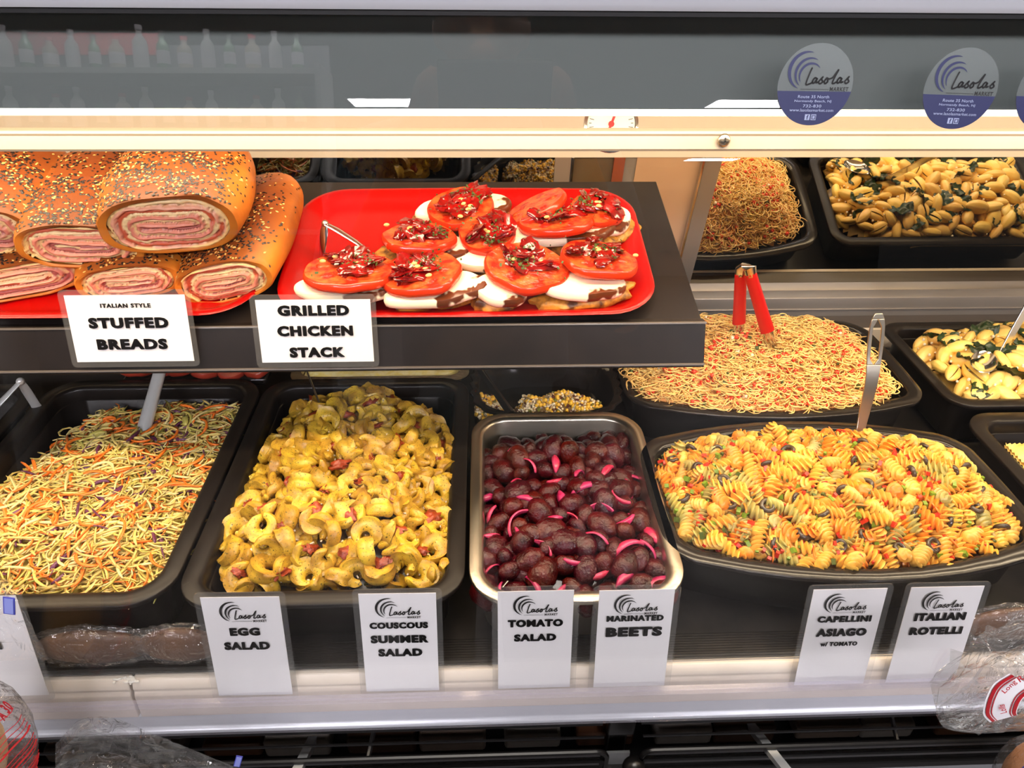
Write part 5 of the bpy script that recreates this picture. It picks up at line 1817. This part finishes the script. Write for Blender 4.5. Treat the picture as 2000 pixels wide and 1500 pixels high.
xr = at_y(1186, 1470, 0.405).x
xr2 = at_y(1255, 1470, 0.405).x
rack(-0.62, xr, 'black wire rack with silver price strips under the left and middle of the bumper')
rack(xr2, 1.0, 'black wire rack with silver price strips under the right of the bumper')
xm = (xr+xr2)/2
up_ = empty('rack_upright', (xm, 0.435, 0.6), None, 'black upright bracket with a round knob between the two wire racks', 'bracket')
mb = MB(); mb.box((0, 0.012, 0.085), (0.022, 0.018, 0.19)); mb.box((0, 0.0, 0.155), (0.030, 0.014, 0.028))
bevel(mb.build('bracket', M_WIRE, up_), 0.002)
mb = MB(); mb.box((0, -0.008, 0.06), (0.026, 0.003, 0.10))
mb.build('silver_plate', M_BUMPER, up_)
p = at_y(1238, 1500, 0.40)-up_.location
mb = MB(); mb.ball(p, (0.013, 0.012, 0.013), 18, 12)
mb.build('knob', M_WIRE, up_)
r = random.Random(81)
for k in range(16):
    x = -0.55+0.085*k+r.uniform(-0.01, 0.01)
    c = r.choice((srgb(120, 104, 92), srgb(96, 62, 42), srgb(128, 92, 84), srgb(70, 50, 38), srgb(140, 132, 124)))
    mb = MB(); mb.box((0, 0, 0.014), (r.uniform(0.06, 0.078), 0.050, r.uniform(0.020, 0.030)))
    o = bevel(mb.build('wrapped_package', mat('package_%d' % (k % 5), c, 0.3), None, True, 40, (x, 0.470, 0.6872)), 0.004)
    tag(o, 'small wrapped package behind the black wire rack under the bumper', 'package', 'packages behind the wire racks')
mb = MB(); mb.box((0.1, 0.452, 0.682), (2.4, 0.07, 0.010))
mb.build('rack_floor', M_DARK, case, loc=NL)


# ================================================================== THE SHOPPER AND THE BOTTLE SHELF MIRRORED IN THE GLASS
def limb(mb, pts, rs, flat=1.0):
    P = smooth_pts([tuple(p) for p in pts], 5)
    n_ = len(P)
    rr = [rs[min(len(rs)-1, int(i*(len(rs)-1)/(n_-1)))]*(1-(i*(len(rs)-1)/(n_-1)) % 1)+rs[min(len(rs)-1, int(i*(len(rs)-1)/(n_-1))+1)]*((i*(len(rs)-1)/(n_-1)) % 1) for i in range(n_)]
    mb.tube(P, rr, 14, 0, flat, True, (0, 1, 0.05))
    mb.ball(P[0], rr[0], 12, 8)
    mb.ball(P[-1], rr[-1], 12, 8)


def remeshed(mb, name, M, parent, vox):
    o = mb.build(name, M, parent, True, None, -parent.location)
    md = o.modifiers.new('r', 'REMESH')
    md.mode = 'VOXEL'
    md.voxel_size = vox
    sm = o.modifiers.new('s', 'SMOOTH')
    sm.iterations = 4
    bpy.context.view_layer.update()
    me = bpy.data.meshes.new_from_object(o.evaluated_get(bpy.context.evaluated_depsgraph_get()))
    o.modifiers.clear()
    o.data = me
    me.polygons.foreach_set('use_smooth', [True]*len(me.polygons))
    return o


HY = -0.30
who = empty('person', (0, HY, 0), None, 'person in sunglasses and a grey blue shirt holding up a phone, mirrored in the header', 'person')
M_SKIN = mat('skin', srgb(196, 140, 112), 0.5, sss=0.1)
M_SHIRT = mat('shirt_cloth', srgb(112, 128, 140), 0.8)
M_TROU = mat('trouser_cloth', srgb(44, 46, 54), 0.8)
mb = MB()
hc = Vector((0, HY, 1.645))
hr = Matrix.Rotation(R(14), 3, 'X')
mb.ball(hc, (0.074, 0.094, 0.112), 24, 18, 0, hr, lambda u: 1-0.10*max(0, -u.z)*abs(u.x)-0.06*max(0, -u.z)*max(0, -u.y))
mb.ball(hc+hr @ Vector((0, 0.092, -0.022)), (0.014, 0.020, 0.022), 10, 8)          # nose
mb.ball(hc+hr @ Vector((0, 0.080, -0.062)), (0.026, 0.012, 0.006), 10, 6)          # lips
mb.ball(hc+hr @ Vector((0, 0.076, -0.092)), (0.028, 0.020, 0.018), 10, 6)          # chin
for s_ in (-1, 1):
    mb.ball(hc+hr @ Vector((s_*0.076, -0.005, -0.012)), (0.010, 0.020, 0.032), 10, 8)   # ears
    mb.ball(hc+hr @ Vector((s_*0.032, 0.074, 0.016)), (0.024, 0.018, 0.008), 10, 6)     # brows
limb(mb, [(0, HY-0.03, 1.57), (0, HY-0.045, 1.50), (0, HY-0.05, 1.44)], [0.056, 0.058, 0.075])
limb(mb, [(0, HY-0.05, 1.43), (0, HY-0.05, 1.25), (0, HY-0.04, 1.08), (0, HY-0.05, 0.95)], [0.135, 0.150, 0.145, 0.150], 0.66)
PHC = CAM-fw*0.012+rt*0.018-up*0.020
for s_ in (-1, 1):
    sh, el = Vector((s_*0.185, HY-0.05, 1.415)), Vector((s_*0.255, HY+0.02, 1.150))
    wr = PHC+rt*(s_*0.098)-fw*0.030-up*0.055
    limb(mb, [(s_*0.07, HY-0.05, 1.44), sh], [0.075, 0.066])
    limb(mb, [sh, (sh+el)/2+Vector((s_*0.01, 0, 0)), el], [0.060, 0.052, 0.044])
    limb(mb, [el, (el+wr)/2, wr], [0.044, 0.041, 0.029])
    pm = PHC+rt*(s_*0.088)-fw*0.020-up*0.010
    limb(mb, [wr, pm], [0.030, 0.026], 0.6)
    for k in range(4):                                   # four fingers round the back edge, a thumb in front
        b_ = pm+up*(0.022-0.016*k)-fw*0.002
        limb(mb, [b_, b_+rt*(-s_*0.022)+fw*0.012, b_+rt*(-s_*(0.048-0.005*abs(k-1)))+fw*0.0165], [0.0098, 0.0090, 0.0078])
    limb(mb, [pm-up*0.020-fw*0.004, pm-up*0.004+rt*(-s_*0.020)-fw*0.010, pm+up*0.010+rt*(-s_*0.040)-fw*0.006], [0.012, 0.0105, 0.0088])
    hp_ = Vector((s_*0.095, HY-0.05, 0.93))
    limb(mb, [hp_, (s_*0.105, HY-0.04, 0.50), (s_*0.105, HY-0.06, 0.09)], [0.088, 0.060, 0.042])
    limb(mb, [(s_*0.105, HY-0.08, 0.045), (s_*0.115, HY+0.10, 0.035)], [0.042, 0.034])
remeshed(mb, 'body', M_SKIN, who, 0.0065)
mb = MB()
limb(mb, [(0, HY-0.05, 1.42), (0, HY-0.05, 1.25), (0, HY-0.04, 1.08), (0, HY-0.05, 0.93)], [0.148, 0.165, 0.162, 0.172], 0.68)
for s_ in (-1, 1):
    sh, el = Vector((s_*0.185, HY-0.05, 1.415)), Vector((s_*0.255, HY+0.02, 1.150))
    limb(mb, [(s_*0.07, HY-0.05, 1.435), sh], [0.082, 0.076])
    limb(mb, [sh, (sh+el)/2+Vector((s_*0.012, 0, 0)), el+(sh-el)*0.12], [0.076, 0.072, 0.074])
remeshed(mb, 'shirt', M_SHIRT, who, 0.010)
mb = MB()
for s_ in (-1, 1):
    limb(mb, [(s_*0.085, HY-0.05, 0.96), (s_*0.105, HY-0.04, 0.52), (s_*0.108, HY-0.06, 0.10)], [0.108, 0.080, 0.070])
remeshed(mb, 'trousers', M_TROU, who, 0.010)
mb = MB()
mb.ball(hc+hr @ Vector((0, -0.016, 0.024)), (0.080, 0.094, 0.102), 24, 16, 0, hr, lambda u: 1+0.03*noise.noise(u*4)-(0.22 if u.y > 0.45 and u.z < 0.55 else 0)-(0.2 if u.z < -0.35 else 0))
mb.build('hair', mat('dark_hair', srgb(46, 38, 34), 0.6), who, loc=-who.location)
mb = MB()
for s_ in (-1, 1):
    mb.ball(hc+hr @ Vector((s_*0.034, 0.090, -0.004)), (0.029, 0.008, 0.025), 18, 10, 0, hr)
    mb.tube([hc+hr @ Vector((s_*0.062, 0.080, 0.004)), hc+hr @ Vector((s_*0.080, 0.02, 0.004)), hc+hr @ Vector((s_*0.080, -0.02, -0.006))], 0.003, 6)
mb.tube([hc+hr @ Vector((-0.012, 0.096, 0.004)), hc+hr @ Vector((0.012, 0.096, 0.004))], 0.003, 6)
mb.build('sunglasses', mat('dark_lens', srgb(16, 16, 18), 0.15), who, loc=-who.location)
mb = MB(); mb.box((0, 0, 0), (0.158, 0.075, 0.008))
ph = bevel(mb.build('phone', mat('phone_back', srgb(40, 42, 46), 0.2)), 0.003, 3)
ph.rotation_mode = 'QUATERNION'
ph.rotation_quaternion = Matrix((rt, up, -fw)).transposed().to_quaternion()
ph.location = PHC
tag(ph, 'dark phone held sideways in both hands, mirrored at the foot of the header', 'phone')

gon = empty('store_shelf', (-1.6, -2.75, 0), None, 'tall grey shop shelf of bottles mirrored in the left of the header', 'shelf')
NG = -gon.location
M_GON = mat('shelf_paint', srgb(120, 120, 118), 0.5)
for z in (1.30, 1.55, 1.775, 2.035):
    mb = MB(); mb.box((-1.6, -2.72, z-0.0125), (1.66, 0.30, 0.025))
    mb.build('shelf_board', M_GON, gon, loc=NG)
mb = MB(); mb.box((-1.6, -2.885, 1.10), (1.66, 0.03, 2.2))
mb.build('back_board', mat('dark_back_board', srgb(70, 70, 74), 0.6), gon, loc=NG)
for x in (-2.43, -0.77):
    mb = MB(); mb.box((x, -2.72, 1.03), (0.025, 0.30, 2.06))
    mb.build('side_board', M_GON, gon, loc=NG)
mb = MB(); mb.box((-2.0, -2.86, 2.20), (0.8, 0.02, 0.10))
mb.build('red_header', mat('dull_red_board', srgb(150, 50, 50), 0.6), gon, loc=NG)


def bottle_mesh(h, rr, M, cap):
    mb = MB()
    mb.lathe([(0.0, 0.0), (rr, 0.0), (rr, h*0.58), (rr*0.9, h*0.66), (rr*0.42, h*0.78), (rr*0.38, h*0.90), (0.0, h*0.90)], 18, 0)
    mb.lathe([(0.0, h*0.89), (rr*0.48, h*0.89), (rr*0.48, h), (0.0, h)], 14, 1)
    mb.lathe([(rr*1.01, h*0.16), (rr*1.02, h*0.17), (rr*1.02, h*0.48), (rr*1.01, h*0.49)], 18, 2)
    return mb.mesh('bottle', [M, cap, M_PAPER], True, 40)


BOT = [('white', bottle_mesh(0.20, 0.034, mat('white_bottle', srgb(226, 226, 222), 0.3), M_PAPER)),
       ('green', bottle_mesh(0.18, 0.030, mat('green_bottle', srgb(70, 96, 70), 0.2), M_DARK)),
       ('pale', bottle_mesh(0.16, 0.036, mat('pale_bottle', srgb(190, 180, 160), 0.3), M_REDINK))]
r = random.Random(91)
for zz, nm in ((2.035, 'top'), (1.775, 'second')):
    for k in range(15):
        cn, me = BOT[(k*7+int(zz*10)) % 3]
        place(me, 'bottle', (-2.33+0.104*k, -2.64+r.uniform(-0.01, 0.01), zz), (0, 0, r.random()*6), r.uniform(0.85, 1.0), '%s bottle on the %s board of the mirrored shop shelf' % (cn, nm), 'bottle', '%s bottles on the %s board' % (cn, nm))
